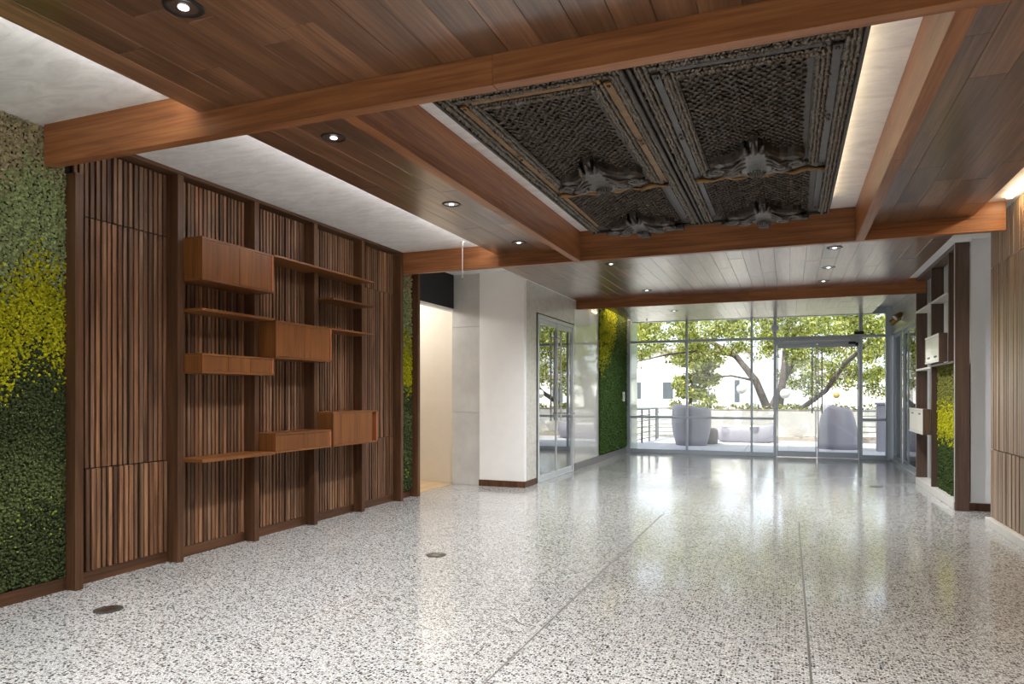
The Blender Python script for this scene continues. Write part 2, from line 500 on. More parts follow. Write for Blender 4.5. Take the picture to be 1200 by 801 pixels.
def soffit(label, x0, x1, y0, y1, pw=0.18, lens=(0.7, 1.9), seed=1):
    rs = random.Random(seed)
    s = empty('ceiling_soffit', ((x0 + x1) / 2, (y0 + y1) / 2, ZS))
    tag(s, label, 'ceiling', kind='structure')
    box('backing_board', (x0 + 0.004, x1 - 0.004), (y0 + 0.002, y1 - 0.002), (ZS + 0.014, ZS + 0.04), 'dark_back', s)
    n = max(1, round((x1 - x0) / pw)); w = (x1 - x0) / n
    for i in range(n):
        y = y0 - rs.uniform(0, 0.9)
        while y < y1 - 0.01:
            L_ = round(rs.uniform(*lens), 1)
            a, b_ = max(y, y0), min(y + L_, y1)
            if y1 - b_ < 0.25: b_ = y1
            if b_ - a > 0.02:
                box('plank', (x0 + i * w + 0.0008, x0 + (i + 1) * w - 0.0008), (a + 0.0008, b_ - 0.0008), (ZS - rs.choice((0, 0, 0.0012)), ZS + 0.016), 'plank', s, 0.0015)
            y = b_ if b_ == y1 else y + L_
    return s
soffit('walnut plank soffit nearest the camera, in front of the long cross beam', XSL, XSR, -0.6, Y1[0] - 0.002, seed=2, lens=(0.9, 2.3))
soffit('narrow walnut plank soffit between pale plaster and the left coffer beam', XSL, XB1[0] - 0.002, Y1[1] + 0.002, Y2[0] - 0.002, seed=3, lens=(1.0, 2.4))
soffit('dark walnut plank soffit right of the hanging carved panel', XB2[1] + 0.002, XSR, Y1[1] + 0.002, Y2[0] - 0.002, seed=4)
soffit('wide plank soffit between the second and the far cross beam', XW + 0.012, 1.62, Y2[1] + 0.002, Y3[0] - 0.002, seed=5, lens=(0.6, 1.5))
soffit('bright plank soffit just inside the glazed front', -3.33, 1.60, Y3[1] + 0.002, YG - 0.08, seed=6, lens=(0.6, 1.5))
tag(box('trim_1', (XW, XW + 0.010), (Y2[1] + 0.002, Y3[0] - 0.002), (ZS - 0.005, ZC), 'white_paint'), 'thin white shadow strip where white wall meets plank soffit', 'trim', kind='structure')

def beam(label, axis, a0, a1, c, z0, z1, cuts):
    if axis == 'x':
        o = empty('ceiling_beam', ((a0 + a1) / 2, sum(c) / 2, z0))
    else:
        o = empty('ceiling_beam', (sum(c) / 2, (a0 + a1) / 2, z0))
    tag(o, label, 'beam', kind='structure')
    e = [a0] + cuts + [a1]
    for p, q in zip(e[:-1], e[1:]):
        if axis == 'x':
            box('board', (p + 0.0006, q - 0.0006), c, (z0, z1), 'beam_x', o, 0.002)
        else:
            box('board', c, (p + 0.0006, q - 0.0006), (z0, z1), 'beam_y', o, 0.002)
    return o
beam('long walnut cross beam nearest the camera, spanning the whole room', 'x', -4.62, 1.93, Y1, ZB, 3.2, [-1.36, 0.98])
beam('second walnut cross beam, behind the hanging carved panel', 'x', -4.62, 1.88, Y2, ZB, 3.24, [-2.3, 0.62])
beam('far walnut cross beam before the bright plank soffit', 'x', XW + 0.005, 1.93, Y3, ZB, 3.2, [-0.6])
beam('walnut coffer beam left of the hanging carved panel', 'y', Y1[1] + 0.001, Y2[0] - 0.001, XB1, ZB, 3.24, [5.35])
beam('walnut coffer beam right of the hanging carved panel', 'y', Y1[1] + 0.001, Y2[0] - 0.001, XB2, ZB, 3.24, [5.15])

# ------------------------------------------------------------------ left wall: reclaimed slats between uprights
wl_ = empty('wall_left', (XL, 5.5, 0))
tag(wl_, 'brown reclaimed wood slat wall with tall uprights on the left', 'wall', kind='structure')
box('backing', (XL - 0.06, XL), (3.30, 8.14), (0, ZC), 'dark_back', wl_)
FINS = [3.33 + 0.863 * i for i in range(6)] + [8.08]
for y in FINS:
    box('upright', (XL, XFIN), (y, y + 0.06), (0, ZC - 0.002 if y > 3.4 else ZB - 0.002), 'fin', wl_, 0.002)
box('top_rail', (XL, XFIN + 0.004), (3.40, 7.70), (ZC - 0.03, ZC - 0.001), 'rail_y', wl_, 0.002)
for i in range(5):
    y0, y1 = FINS[i] + 0.06, FINS[i + 1]
    box('baseboard', (XL, XSLAT - 0.004), (y0 + 0.001, y1 - 0.001), (0, 0.085), 'rail_y', wl_, 0.002)
    n = 18; p = (y1 - y0) / n
    tiers = [(0.088, 0.815), (0.823, 2.615), (2.623, ZC - 0.034)]
    if i in (1, 2, 3): tiers = [(0.088, ZC - 0.034)]
    for t, (z0, z1) in enumerate(tiers):
        for k in range(n):
            w = random.choice((0.027, 0.030, 0.033))
            d = random.choice((0.0, 0.004, 0.008))
            yc = y0 + (k + 0.5) * p
            xf = XSLAT - d + (0.006 if (t == 0 and i == 0) else 0)
            zt = z1 if not (i == 0 and t == 2) else min(z1, ZB + 0.235)
            box('slat', (xf - 0.022, xf), (yc - w / 2, yc + w / 2), (z0, zt), 'slat', wl_, 0.002)
tag(box('baseboard_left', (XL, -4.64), (0.2, 3.328), (0, 0.085), 'rail_y'), 'dark brown baseboard under the large moss panel', 'baseboard', kind='structure')
tag(box('wall_left_front', (-4.78, XL - 0.002), (Y_BACK, 3.30), (0, ZC), 'white_paint'), 'plain wall behind the nearest moss panel', 'wall', kind='structure')
tag(box('baseboard_left_far', (XL, -4.665), (7.706, 8.079), (0, 0.085), 'rail_y'), 'short dark baseboard under the narrow moss strip', 'baseboard', kind='structure')

# ------------------------------------------------------------------ moss panels
ICO = None
def ico():
    global ICO
    if ICO is None:
        bm = bmesh.new(); bmesh.ops.create_icosphere(bm, subdivisions=1, radius=1.0)
        ICO = (np.array([v.co[:] for v in bm.verts]), np.array([[v.index for v in f.verts] for f in bm.faces]))
        bm.free()
    return ICO

def moss(label, x, sgn, y0, y1, z0, z1, step, colf, group='preserved moss panels', proud=0.03, thick=0.03):
    root = empty('moss_panel', (x, (y0 + y1) / 2, z0))
    tag(root, label, 'moss panel', group)
    box('backing', tuple(sorted((x - sgn * thick, x - sgn * 0.01))), (y0, y1), (z0, z1), 'moss_back', root)
    nv = int((z1 - z0) / step) + 1; nu = int((y1 - y0) / step) + 1
    u, v = np.meshgrid(np.linspace(y0 + step * .4, y1 - step * .4, nu), np.linspace(z0 + step * .4, z1 - step * .4, nv))
    u, v = u.ravel(), v.ravel()
    u = np.concatenate([u, u + step * .5]); v = np.concatenate([v, v + step * .5])
    u = np.clip(u + RNG.normal(0, step * .28, len(u)), y0 + step * .2, y1 - step * .2)
    v = np.clip(v + RNG.normal(0, step * .28, len(v)), z0 + step * .2, z1 - step * .2)
    n = len(u)
    depth = RNG.uniform(-0.012, proud * 0.5, n)
    size = RNG.uniform(0.42, 0.85, n) * step
    base, fc = ico()
    nvx = len(base)
    V = base[None] * size[:, None, None] * RNG.uniform(0.55, 1.25, (n, nvx, 1))
    V[:, :, 0] *= 0.9
    c = np.stack([x + sgn * depth, u, v], 1)
    V = V + c[:, None, :]
    Fa = fc[None] + (np.arange(n) * nvx)[:, None, None]
    tone = colf(u, v)
    tone = np.clip(tone * RNG.uniform(0.72, 1.28, (n, 1)), 0, 1)
    tone = np.repeat(tone, nvx, 0)
    o = np_obj('moss', V.reshape(-1, 3), Fa.reshape(-1, 3), 'moss', root, tone)
    o['kind'] = 'stuff'
    return root

def c3(r, g, b):
    return np.array(lin(r, g, b)[:3])
TAN, SAGE, SAGE2 = c3(148, 137, 106), c3(136, 148, 100), c3(126, 136, 96)
YEL, YEL2 = c3(172, 170, 22), c3(150, 150, 18)
DARK, MID, SPECK = c3(58, 68, 37), c3(92, 101, 58), c3(118, 134, 50)
def blend(a, b, t):
    return a[None] * (1 - t[:, None]) + b[None] * t[:, None]
def band_cols(u, v, f=1.0, z_y0=1.42, z_y1=2.12, z_t=2.78):
    n = len(u)
    r = RNG.uniform(0, 1, n)
    wob = 0.08 * np.sin(u * 7.3) + 0.05 * np.sin(u * 17.1 + 2)
    v = v + wob
    out = np.repeat(DARK[None], n, 0)
    m = np.clip(np.sin(v * 7 + u * 3) * 0.5 + 0.5, 0, 1) * (v < 1.2) * (v > 0.55)
    out = out * (1 - m[:, None] * .6) + MID[None] * m[:, None] * .6
    sp = (v < 0.62) & (v > 0.30) & (r < 0.12 * (1 - np.abs(v - 0.48) / 0.18))
    out[sp] = SPECK
    py = np.clip((v - (z_y0 - 0.12)) / 0.34, 0, 1) ** 1.4
    isy = r < py
    ycol = blend(YEL, YEL2, RNG.uniform(0, 1, n))
    out[isy] = ycol[isy]
    ps = np.clip((v - (z_y1 - 0.16)) / 0.34, 0, 1)
    iss = RNG.uniform(0, 1, n) < ps
    scol = blend(SAGE2, SAGE, RNG.uniform(0, 1, n))
    out[iss] = scol[iss]
    pt = np.clip((v - (z_t - 0.1)) / 0.25, 0, 1)
    ist = RNG.uniform(0, 1, n) < pt
    out[ist] = TAN
    return out
moss('large moss panel at the left edge, tan to yellow to dark green', -4.655, 1, 1.5, 3.326, 0.09, ZC - 0.005, 0.0165, band_cols)
moss('narrow moss strip between the last two uprights beside the opening', -4.655, 1, 7.708, 8.078, 0.09, ZB + 0.25, 0.026, band_cols)
def far_cols(u, v):
    n = len(u)
    out = blend(c3(58, 84, 38), c3(74, 100, 44), RNG.uniform(0, 1, n))
    edge = 1.62 + (u - 13.7) * 0.55 + 0.75 * np.clip(u - 14.75, 0, 9) ** 1.3 * 2.2
    p = np.clip((v - edge) / 0.5 + 0.15, 0, 1) * np.clip(1 - (u - 14.95) / 0.35, 0, 1)
    isy = RNG.uniform(0, 1, n) < p * 0.85
    out[isy] = blend(YEL, c3(150, 158, 22), RNG.uniform(0, 1, n))[isy]
    olv = (RNG.uniform(0, 1, n) < 0.5 * np.clip((v - 2.1) / 0.5, 0, 1)) & ~isy
    out[olv] = c3(92, 96, 46)
    return out
moss('tall green moss panel with yellow corner beside the glazed front', -3.53, 1, 13.66, 16.10, 0.14, ZC - 0.01, 0.036, far_cols)
def right_cols(u, v):
    n = len(u)
    out = np.repeat(c3(50, 66, 26)[None], n, 0)
    p = np.clip((v - 0.66) / 0.24, 0, 1)
    isy = RNG.uniform(0, 1, n) < p
    out[isy] = blend(YEL, YEL2, RNG.uniform(0, 1, n))[isy]
    q = np.clip((v - 1.12) / 0.22, 0, 1)
    iso = RNG.uniform(0, 1, n) < q
    out[iso] = blend(c3(122, 122, 58), c3(104, 106, 46), RNG.uniform(0, 1, n))[iso]
    return out
moss('low moss panel set in the shelving on the right', 1.885, -1, 9.49, 10.845, 0.105, 1.715, 0.026, right_cols)

# ------------------------------------------------------------------ left wall cabinets and shelves
XC = -4.36
def bay(i):
    return FINS[i] + 0.061, FINS[i + 1] - 0.001
def cabinet(label, y0, y1, z0, z1, doors, gap_end=0.0, back=None):
    t = 0.018
    o = empty('wall_cabinet', ((XC - 4.55) / 2, (y0 + y1) / 2, z0))
    tag(o, label, 'cabinet', 'walnut cabinets hung on the left slat wall')
    xb = XFIN + 0.001
    box('top_panel', (xb, XC), (y0, y1), (z1 - t, z1), 'cab_y', o, 0.001)
    box('bottom_panel', (xb, XC), (y0, y1), (z0, z0 + t), 'cab_y', o, 0.001)
    box('side_panel', (xb, XC), (y0, y0 + t), (z0 + t, z1 - t), 'cab', o, 0.001)
    box('side_panel', (xb, XC), (y1 - t - 0.008, y1), (z0 + t, z1 - t), 'cab_edge', o, 0.001)
    if back:
        box('back_box', (XSLAT + 0.002, xb - 0.001), back, (z0, z1), 'cab', o)
    box('inner_panel', (xb, xb + 0.008), (y0 + t, y1 - t - 0.008), (z0 + t, z1 - t), 'dark_back', o)
    a, b_ = y0 + t + 0.001, y1 - t - 0.009 - gap_end
    w = (b_ - a) / doors
    for k in range(doors):
        box('door', (XC - 0.022, XC - 0.004), (a + k * w + 0.0012, a + (k + 1) * w - 0.0012), (z0 + t + 0.002, z1 - t - 0.002), 'cab', o, 0.001)
    return o
B1, B2, B3 = bay(1), bay(2), bay(3)
cabinet('tall walnut wall cabinet with two doors, highest on the left slat wall', 4.257, 5.09, 2.27, 2.62, 2, back=B1)
cabinet('long low walnut wall drawer under the thin shelf, left bay', 4.257, 5.09, 1.522, 1.682, 3, back=B1)
cabinet('walnut wall cabinet with two doors in the middle of the slat wall', 5.117, 5.955, 1.682, 2.032, 2, back=B2)
cabinet('low walnut wall drawer just right of the desk-height shelf', 5.117, 5.95, 0.81, 0.992, 2, back=B2)
cabinet('walnut wall cabinet with one sliding door, lowest and farthest right', 5.98, 6.815, 0.81, 1.17, 1, 0.075, back=B3)
def shelf(label, y0, y1, z, backs, t=0.022):
    parts = [((XFIN + 0.001, XC), (y0, y1), (z - t, z))] + [((XSLAT + 0.002, XFIN + 0.001), b_, (z - t, z)) for b_ in backs]
    o = boxes('wall_shelf', parts, 'cab_y')
    tag(o, label, 'shelf', 'walnut shelves on the left slat wall')
    return o
shelf('thin walnut shelf directly under the highest wall cabinet', 4.257, 5.09, 2.045, [B1])
shelf('long thin walnut shelf level with the highest cabinet top', 5.095, 6.74, 2.628, [B2, B3], 0.018)
shelf('short walnut shelf between two longer ones at the upper right', 5.985, 6.74, 2.352, [B3], 0.018)
shelf('short walnut shelf level with the middle cabinet top', 5.96, 6.74, 2.036, [B3], 0.018)
shelf('desk-height walnut shelf on the left slat wall', 4.257, 5.112, 0.828, [B1], 0.026)

# ------------------------------------------------------------------ side opening, column, white block with glass doors
hd = empty('wall_left_header', (-4.7, 8.8, 2.6))
tag(hd, 'black panel above the opening beside the concrete column', 'wall', kind='structure')
box('black_panel', (-4.78, -4.70), (8.142, 9.45), (2.64, ZC), 'black_board', hd)
box('white_edge', (-4.78, -4.695), (8.142, 9.45), (2.605, 2.64), 'white_paint', hd)
sr = empty('wall_side_room', (-5.6, 9.6, 0))
tag(sr, 'cream painted wall seen through the opening', 'wall', kind='structure')
box('wall_panel', (-7.2, -4.70), (9.56, 9.7), (0, ZC), 'cream_paint', sr)
box('wall_panel', (-7.2, -7.05), (7.0, 9.56), (0, ZC), 'cream_paint', sr)
box('wall_panel', (-7.05, -4.76), (7.0, 7.12), (0, ZC), 'cream_paint', sr)
cc = empty('concrete_column', (-4.54, 9.6, 0))
tag(cc, 'bare grey concrete column beside the white block', 'column', kind='structure')
for z0, z1 in ((0, 1.08), (1.083, 2.36), (2.363, ZC)):
    box('lift', (-4.73, -4.27), (9.44, 9.84), (z0, z1), 'concrete', cc, 0.004)
wb = empty('wall_white_block', (-3.9, 9.42, 0))
tag(wb, 'white painted wall block beside the concrete column', 'wall', kind='structure')
box('front_panel', (-4.265, XW - 0.001), (9.42, 9.50), (0, ZC), 'white_paint', wb, 0.003)
tag(box('baseboard_block', (-4.268, XW + 0.012), (9.402, 9.419), (0, 0.09), 'fin'), 'dark brown baseboard on the white block', 'baseboard', kind='structure')
tag(box('baseboard_block_side', (XW + 0.0005, XW + 0.012), (9.421, 9.90), (0, 0.09), 'fin'), 'short brown baseboard piece left of the glass double door', 'baseboard', kind='structure')
ws = empty('wall_white_side', (XW, 12, 0))
tag(ws, 'long glossy white side wall with the glass double door', 'wall', kind='structure')
box('plaster_panel', (XW - 0.1, XW), (9.501, 9.93), (0, ZC), 'stone_grey', ws)
box('plaster_panel', (XW - 0.1, XW), (9.93, 11.93), (2.60, ZC), 'stone_grey', ws)
box('gloss_panel', (XW - 0.1, XW), (11.932, 13.655), (0.12, ZC), 'gloss_white', ws)
box('backing_wall', (XW - 0.16, XW - 0.05), (13.657, 16.26), (0.0, ZC), 'white_paint', ws)
tag(box('baseboard_side', (XW - 0.05, XW + 0.012), (11.932, 16.12), (0, 0.118), 'base_grey'), 'grey baseboard under glossy panel and moss', 'baseboard', kind='structure')
# meeting room behind the glass doors
mr_ = empty('wall_meeting_room', (-5.5, 12, 0))
tag(mr_, 'dim plain walls of the room behind the glass double door', 'wall', kind='structure')
box('wall_panel', (-7.2, -7.05), (9.86, 15.0), (0, ZC), 'white_paint', mr_)
box('wall_panel', (-7.05, -3.73), (14.8, 15.0), (0, ZC), 'white_paint', mr_)
box('wall_panel', (-7.05, -3.66), (9.86, 9.98), (0, ZC), 'white_paint', mr_)
box('floor_panel', (-7.05, XW - 0.02), (9.98, 14.8), (-0.05, -0.004), 'base_grey', mr_)
box('ceiling_panel', (-7.05, XW - 0.1), (9.98, 14.8), (ZC - 0.1, ZC - 0.01), 'white_paint', mr_)

def pull_handle(parent, x, y, z0, z1, nx=1, ny=0, r=0.014):
    bm = bmesh.new()
    off = 0.05
    cyl(bm, (x + nx * off, y + ny * off, z0), (x + nx * off, y + ny * off, z1), r)
    for z in (z0 + 0.12, z1 - 0.12):
        cyl(bm, (x, y, z), (x + nx * off, y + ny * off, z), r * .8, seg=8)
    return mesh_obj('pull_handle', bm, 'steel', parent, smooth=False) if parent is None else mesh_obj_world('pull_handle', bm, 'steel', parent)

def mesh_obj_world(name, bm, mat, parent, smooth=False):
    o = mesh_obj(name, bm, mat, parent, (0, 0, 0), smooth)
    return o

d2 = empty('door_2', (XW, 10.9, 0))
tag(d2, 'reflective glass double door with long steel pulls in the white side wall', 'door', kind='structure')
FR = (XW - 0.06, XW + 0.015)
box('gasket_strip', (XW - 0.05, XW + 0.004), (9.932, 9.972), (0, 2.58), 'gasket', d2)
box('gasket_strip', (XW - 0.05, XW + 0.004), (11.88, 11.928), (0, 2.58), 'gasket', d2)
box('jamb', FR, (9.974, 10.035), (0, 2.58), 'alu_white', d2, 0.003)
box('jamb', FR, (11.80, 11.878), (0, 2.58), 'alu_white', d2, 0.003)
box('head', FR, (10.036, 11.799), (2.52, 2.58), 'alu_white', d2, 0.003)
box('sill', (XW - 0.06, XW + 0.02), (10.036, 11.799), (0, 0.02), 'alu_white', d2, 0.003)
for a, b_, h in ((10.04, 10.91, 10.83), (10.93, 11.795, 11.01)):
    lf = empty('door_leaf', (0, (a + b_) / 2 - 10.9, 0), parent=d2)
    box('pane', (XW - 0.022, XW - 0.012), (a + 0.02, b_ - 0.02), (0.10, 2.44), 'glass_refl', lf)
    box('bottom_rail', (XW - 0.04, XW), (a, b_), (0.022, 0.10), 'alu_white', lf, 0.003)
    box('top_rail', (XW - 0.04, XW), (a, b_), (2.44, 2.518), 'alu_white', lf, 0.003)
    box('stile', (XW - 0.03, XW - 0.004), (a, a + 0.02), (0.10, 2.44), 'alu_white', lf)
    box('stile', (XW - 0.03, XW - 0.004), (b_ - 0.02, b_), (0.10, 2.44), 'alu_white', lf)
    pull_handle(lf, XW - 0.004, h, 0.92, 2.40)
bm = bmesh.new()
cyl(bm, (XW + 0.05, 11.40, 1.02), (XW + 0.05, 11.79, 1.02), 0.012)
cyl(bm, (XW - 0.01, 11.45, 1.02), (XW + 0.05, 11.45, 1.02), 0.009); cyl(bm, (XW - 0.01, 11.74, 1.02), (XW + 0.05, 11.74, 1.02), 0.009)
mesh_obj_world('push_bar', bm, 'steel', d2)
sw = empty('wall_switch', (-3.485, 15.66, 1.3))
tag(sw, 'small white wall switch on the far moss panel', 'switch')
box('plate', (-3.52, -3.475), (15.62, 15.72), (1.19, 1.41), 'white_plastic', sw, 0.006)
box('rocker', (-3.475, -3.466), (15.645, 15.695), (1.25, 1.35), 'alu_white', sw, 0.003)

# ------------------------------------------------------------------ glazed front
w1 = empty('window_1', (-0.8, YG, 0))
tag(w1, 'tall aluminium glazed front of the lobby facing the terrace', 'window', kind='structure')
ZT = 3.10
YF = (YG - 0.07, YG + 0.05)
XG = [-3.50, -2.15, -0.752, -0.27, 1.40, 1.88]
for i, x in enumerate(XG):
    w = 0.045 if i in (1, 2) else 0.065
    if i == 0: box('mullion', (x - 0.045, x + 0.06), (YG - 0.09, YG + 0.06), (0, ZC), 'alu', w1, 0.004)
    elif i == 5: box('mullion', (x - 0.02, x + 0.16), (YG - 0.09, YG + 0.06), (0, ZC), 'alu', w1, 0.004)
    else: box('mullion', (x - w / 2, x + w / 2), YF, (0.0, ZC), 'alu', w1, 0.003)
edges = [(-3.44, -2.173), (-2.127, -0.775), (-0.729, -0.303), (-0.237, 1.367), (1.433, 1.859)]
for k, (a, b_) in enumerate(edges):
    box('transom', (a, b_), YF, (2.54, 2.595), 'alu', w1, 0.003)
    box('head', (a, b_), YF, (3.02, ZC - 0.001), 'alu', w1, 0.003)
    box('pane', (a + 0.002, b_ - 0.002), (YG - 0.014, YG - 0.006), (2.596, 3.019), 'glass', w1)
    if k != 3:
        box('middle_rail', (a, b_), YF, (0.80, 0.85), 'alu', w1, 0.003)
        box('sill', (a, b_), YF, (0.0, 0.09), 'alu', w1, 0.003)
        box('pane', (a + 0.002, b_ - 0.002), (YG - 0.014, YG - 0.006), (0.851, 2.539), 'glass', w1)
        box('pane', (a + 0.002, b_ - 0.002), (YG - 0.014, YG - 0.006), (0.091, 0.799), 'glass', w1)
d1 = empty('door_1', (0.56, YG, 0))
tag(d1, 'double glass entrance door in the glazed front', 'door', kind='structure')
box('operator_box', (-0.236, 1.366), (YG - 0.10, YG + 0.03), (2.43, 2.538), 'alu', d1, 0.004)
box('operator_cover', (-0.10, 1.2), (YG - 0.115, YG - 0.101), (2.475, 2.50), 'alu_white', d1)
for a, b_, h in ((-0.23, 0.553, 0.47), (0.577, 1.36, 0.66)):
    lf = empty('door_leaf', ((a + b_) / 2 - 0.56, 0, 0), parent=d1)
    box('pane', (a + 0.02, b_ - 0.02), (YG - 0.014, YG - 0.006), (0.13, 2.35), 'glass', lf)
    box('bottom_rail', (a, b_), (YG - 0.035, YG + 0.015), (0.015, 0.13), 'alu', lf, 0.003)
    box('top_rail', (a, b_), (YG - 0.035, YG + 0.015), (2.35, 2.428), 'alu', lf, 0.003)
    box('stile', (a, a + 0.02), (YG - 0.025, YG + 0.005), (0.13, 2.35), 'alu', lf)
    box('stile', (b_ - 0.02, b_), (YG - 0.025, YG + 0.005), (0.13, 2.35), 'alu', lf)
    bm = bmesh.new()
    cyl(bm, (h, YG - 0.07, 0.95), (h, YG - 0.07, 2.32), 0.014)
    for z in (1.05, 2.2): cyl(bm, (h, YG - 0.07, z), (h, YG - 0.01, z), 0.01, seg=8)
    mesh_obj_world('pull_handle', bm, 'steel', lf)
bm = bmesh.new(); cyl(bm, (0, 0.02, 0), (0, -0.04, 0), 0.085, 0.075, 24)
tag(mesh_obj('wall_sensor', bm, 'alu', None, (-0.27, YG - 0.092, 2.79)), 'round grey sensor on the mullion beside the entrance door', 'sensor')
cb = empty('door_sensor_camera', (1.36, YG - 0.16, 2.6))
tag(cb, 'small black camera hanging from the entrance door head', 'camera')
box('housing', (1.16, 1.30), (YG - 0.19, YG - 0.117), (2.40, 2.45), 'black_metal', cb, 0.012)
bm = bmesh.new(); cyl(bm, (1.29, YG - 0.155, 2.405), (1.345, YG - 0.155, 2.395), 0.03, 0.034, 16)
mesh_obj_world('lens_barrel', bm, 'black_metal', cb)
box('junction_block', (1.27, 1.45), (YG - 0.17, YG - 0.072), (2.60, 2.66), 'black_metal', cb, 0.006)

# right glazed side with sliding door
XS = 1.98
wr = empty('wall_right_far', (XS, 14, 0))
tag(wr, 'pale wall with glass above the sliding side door', 'wall', kind='structure')
box('upper_panel', (XS, XS + 0.15), (12.2, YG + 0.05), (2.62, ZC), 'stone_grey', wr)
box('return_panel', (XS + 0.02, XS + 0.15), (9.6, 13.25), (0, 2.62), 'white_paint', wr)
box('return_panel', (XS + 0.02, XS + 0.15), (9.6, 12.2), (2.62, ZC), 'white_paint', wr)
d3 = empty('door_3', (XS, 14.7, 0))
tag(d3, 'aluminium sliding glass door in the right side wall', 'door', kind='structure')
box('head', (XS - 0.02, XS + 0.10), (13.25, 16.1), (2.56, 2.62), 'alu', d3, 0.003)
box('track', (XS - 0.03, XS + 0.10), (13.25, 16.1), (0, 0.035), 'alu_white', d3, 0.003)
for a, b_, x in ((13.27, 14.25, XS + 0.01), (14.20, 15.12, XS + 0.05), (15.08, 16.06, XS + 0.01)):
    lf = empty('door_leaf', (0, (a + b_) / 2 - 14.7, 0), parent=d3)
    box('stile', (x, x + 0.03), (a, a + 0.045), (0.036, 2.559), 'alu', lf, 0.003)
    box('stile', (x, x + 0.03), (b_ - 0.045, b_), (0.036, 2.559), 'alu', lf, 0.003)
    box('rail', (x, x + 0.03), (a + 0.046, b_ - 0.046), (0.036, 0.11), 'alu', lf, 0.003)
    box('rail', (x, x + 0.03), (a + 0.046, b_ - 0.046), (2.49, 2.559), 'alu', lf, 0.003)
    box('pane', (x + 0.011, x + 0.019), (a + 0.046, b_ - 0.046), (0.111, 2.489), 'glass', lf)
sl = empty('wall_spotlight', (XS - 0.02, 14.73, 2.8))
tag(sl, 'twin-headed bronze spotlight on the pale wall above the sliding door', 'spotlight')
box('mount_plate', (XS - 0.016, XS - 0.001), (14.62, 14.78), (2.72, 2.88), 'white_plastic', sl, 0.004)
for dy, tz in ((-0.14, 0.02), (0.14, -0.03)):
    bm = bmesh.new()
    c = Vector((XS - 0.10, 14.70 + dy, 2.79 + tz))
    cyl(bm, c + Vector((0.05, -dy * .3, 0.03)), c + Vector((-0.06, dy * .5, -0.05)), 0.045, 0.06, 20)
    hd_ = mesh_obj_world('lamp_head', bm, 'brass', sl)
    bm = bmesh.new()
    cyl(bm, c + Vector((-0.061, dy * .5 , -0.051)), c + Vector((-0.066, dy * .52, -0.055)), 0.05, 0.05, 20)
    mesh_obj_world('lens', bm, 'white_plastic', sl)
    bm = bmesh.new(); cyl(bm, (XS - 0.016, 14.70, 2.80), c + Vector((0.03, 0, 0.0)), 0.012, seg=8)
    mesh_obj_world('bracket', bm, 'brass', sl)

# ------------------------------------------------------------------ right shelving with moss
XU = 1.80
un = empty('shelving_unit', (1.88, 10.8, 0))
tag(un, 'tall dark walnut shelving frame on the right, open to the wall behind', 'shelving')
for y in (10.85, 12.05):
    box('upright', (XU, 1.945), (y, y + 0.055), (0.101, ZC - 0.09), 'fin_grey', un, 0.002)
box('upright', (XU, 1.945), (9.75, 9.805), (1.748, ZC - 0.09), 'fin_grey', un, 0.002)
box('end_post', (XU, 1.945), (9.42, 9.485), (0.0, ZC - 0.035), 'fin_grey', un, 0.002)
box('top_rail', (XU + 0.002, 1.945), (9.486, 12.105), (ZC - 0.089, ZC - 0.035), 'fin_grey', un, 0.002)
box('shelf_board', (XU - 0.006, 1.943), (9.807, 10.848), (2.575, 2.60), 'curb', un)
box('shelf_board', (XU - 0.006, 1.943), (10.907, 12.048), (2.575, 2.60), 'curb', un)
box('shelf_board', (XU - 0.006, 1.943), (9.487, 10.848), (1.72, 1.745), 'fin_grey', un)
box('shelf_board', (XU - 0.006, 1.943), (10.907, 12.048), (1.705, 1.73), 'curb', un)
box('edge_strip', (XU - 0.008, XU - 0.001), (9.42, 9.428), (0.1, ZC - 0.04), 'curb', un)
tag(box('trim_2', (XU, 1.97), (9.486, 12.12), (0, 0.10), 'curb', None, 0.003), 'pale stone curb under the right shelving', 'trim', kind='structure')
tag(box('trim_3', (1.63, 1.97), (9.40, Y3[0] - 0.002), (ZC - 0.034, ZC - 0.001), 'white_paint'), 'white plaster strip above the right shelving', 'trim', kind='structure')
def rcab(label, y0, y1, z0, z1):
    x0, x1, t = 1.70, XU - 0.008, 0.02
    o = empty('wall_cabinet', ((x0 + x1) / 2, (y0 + y1) / 2, z0))
    tag(o, label, 'cabinet', 'small cabinets on the right shelving')
    box('carcass', (x0 + 0.02, x1), (y0, y1), (z0, z1), 'fin_grey', o, 0.001)
    box('frame_edge', (x0, x0 + 0.0195), (y0, y0 + t), (z0, z1), 'fin_grey', o)
    box('frame_edge', (x0, x0 + 0.0195), (y1 - t, y1), (z0, z1), 'fin_grey', o)
    box('frame_edge', (x0, x0 + 0.0195), (y0 + t, y1 - t), (z1 - t, z1), 'curb', o)
    box('frame_edge', (x0, x0 + 0.0195), (y0 + t, y1 - t), (z0, z0 + t), 'curb', o)
    m_ = (y0 + y1) / 2
    for a, b_ in ((y0 + t + .002, m_ - .002), (m_ + .002, y1 - t - .002)):
        d = box('door', (x0 + 0.004, x0 + 0.0195), (a, b_), (z0 + t + .002, z1 - t - .002), 'door_pale', o, 0.001)
        c_ = (a + b_) / 2
        zz = z0 + 0.07 if z0 > 1.4 else z1 - 0.07
        box('slot_pull', (x0 + 0.0025, x0 + 0.0045), (c_ - 0.09, c_ + 0.09), (zz - 0.012, zz + 0.012), 'black_metal', d)
M['door_pale'] = plain('pale_lacquer', lin(190, 188, 172), 0.3, noise=0.03, coat=0.3)
rcab('pale two-door cabinet on the right shelving, above the moss', 9.78, 10.72, 1.752, 2.10)
rcab('pale two-door cabinet on the right shelving, near knee height', 10.86, 12.05, 0.80, 1.15)

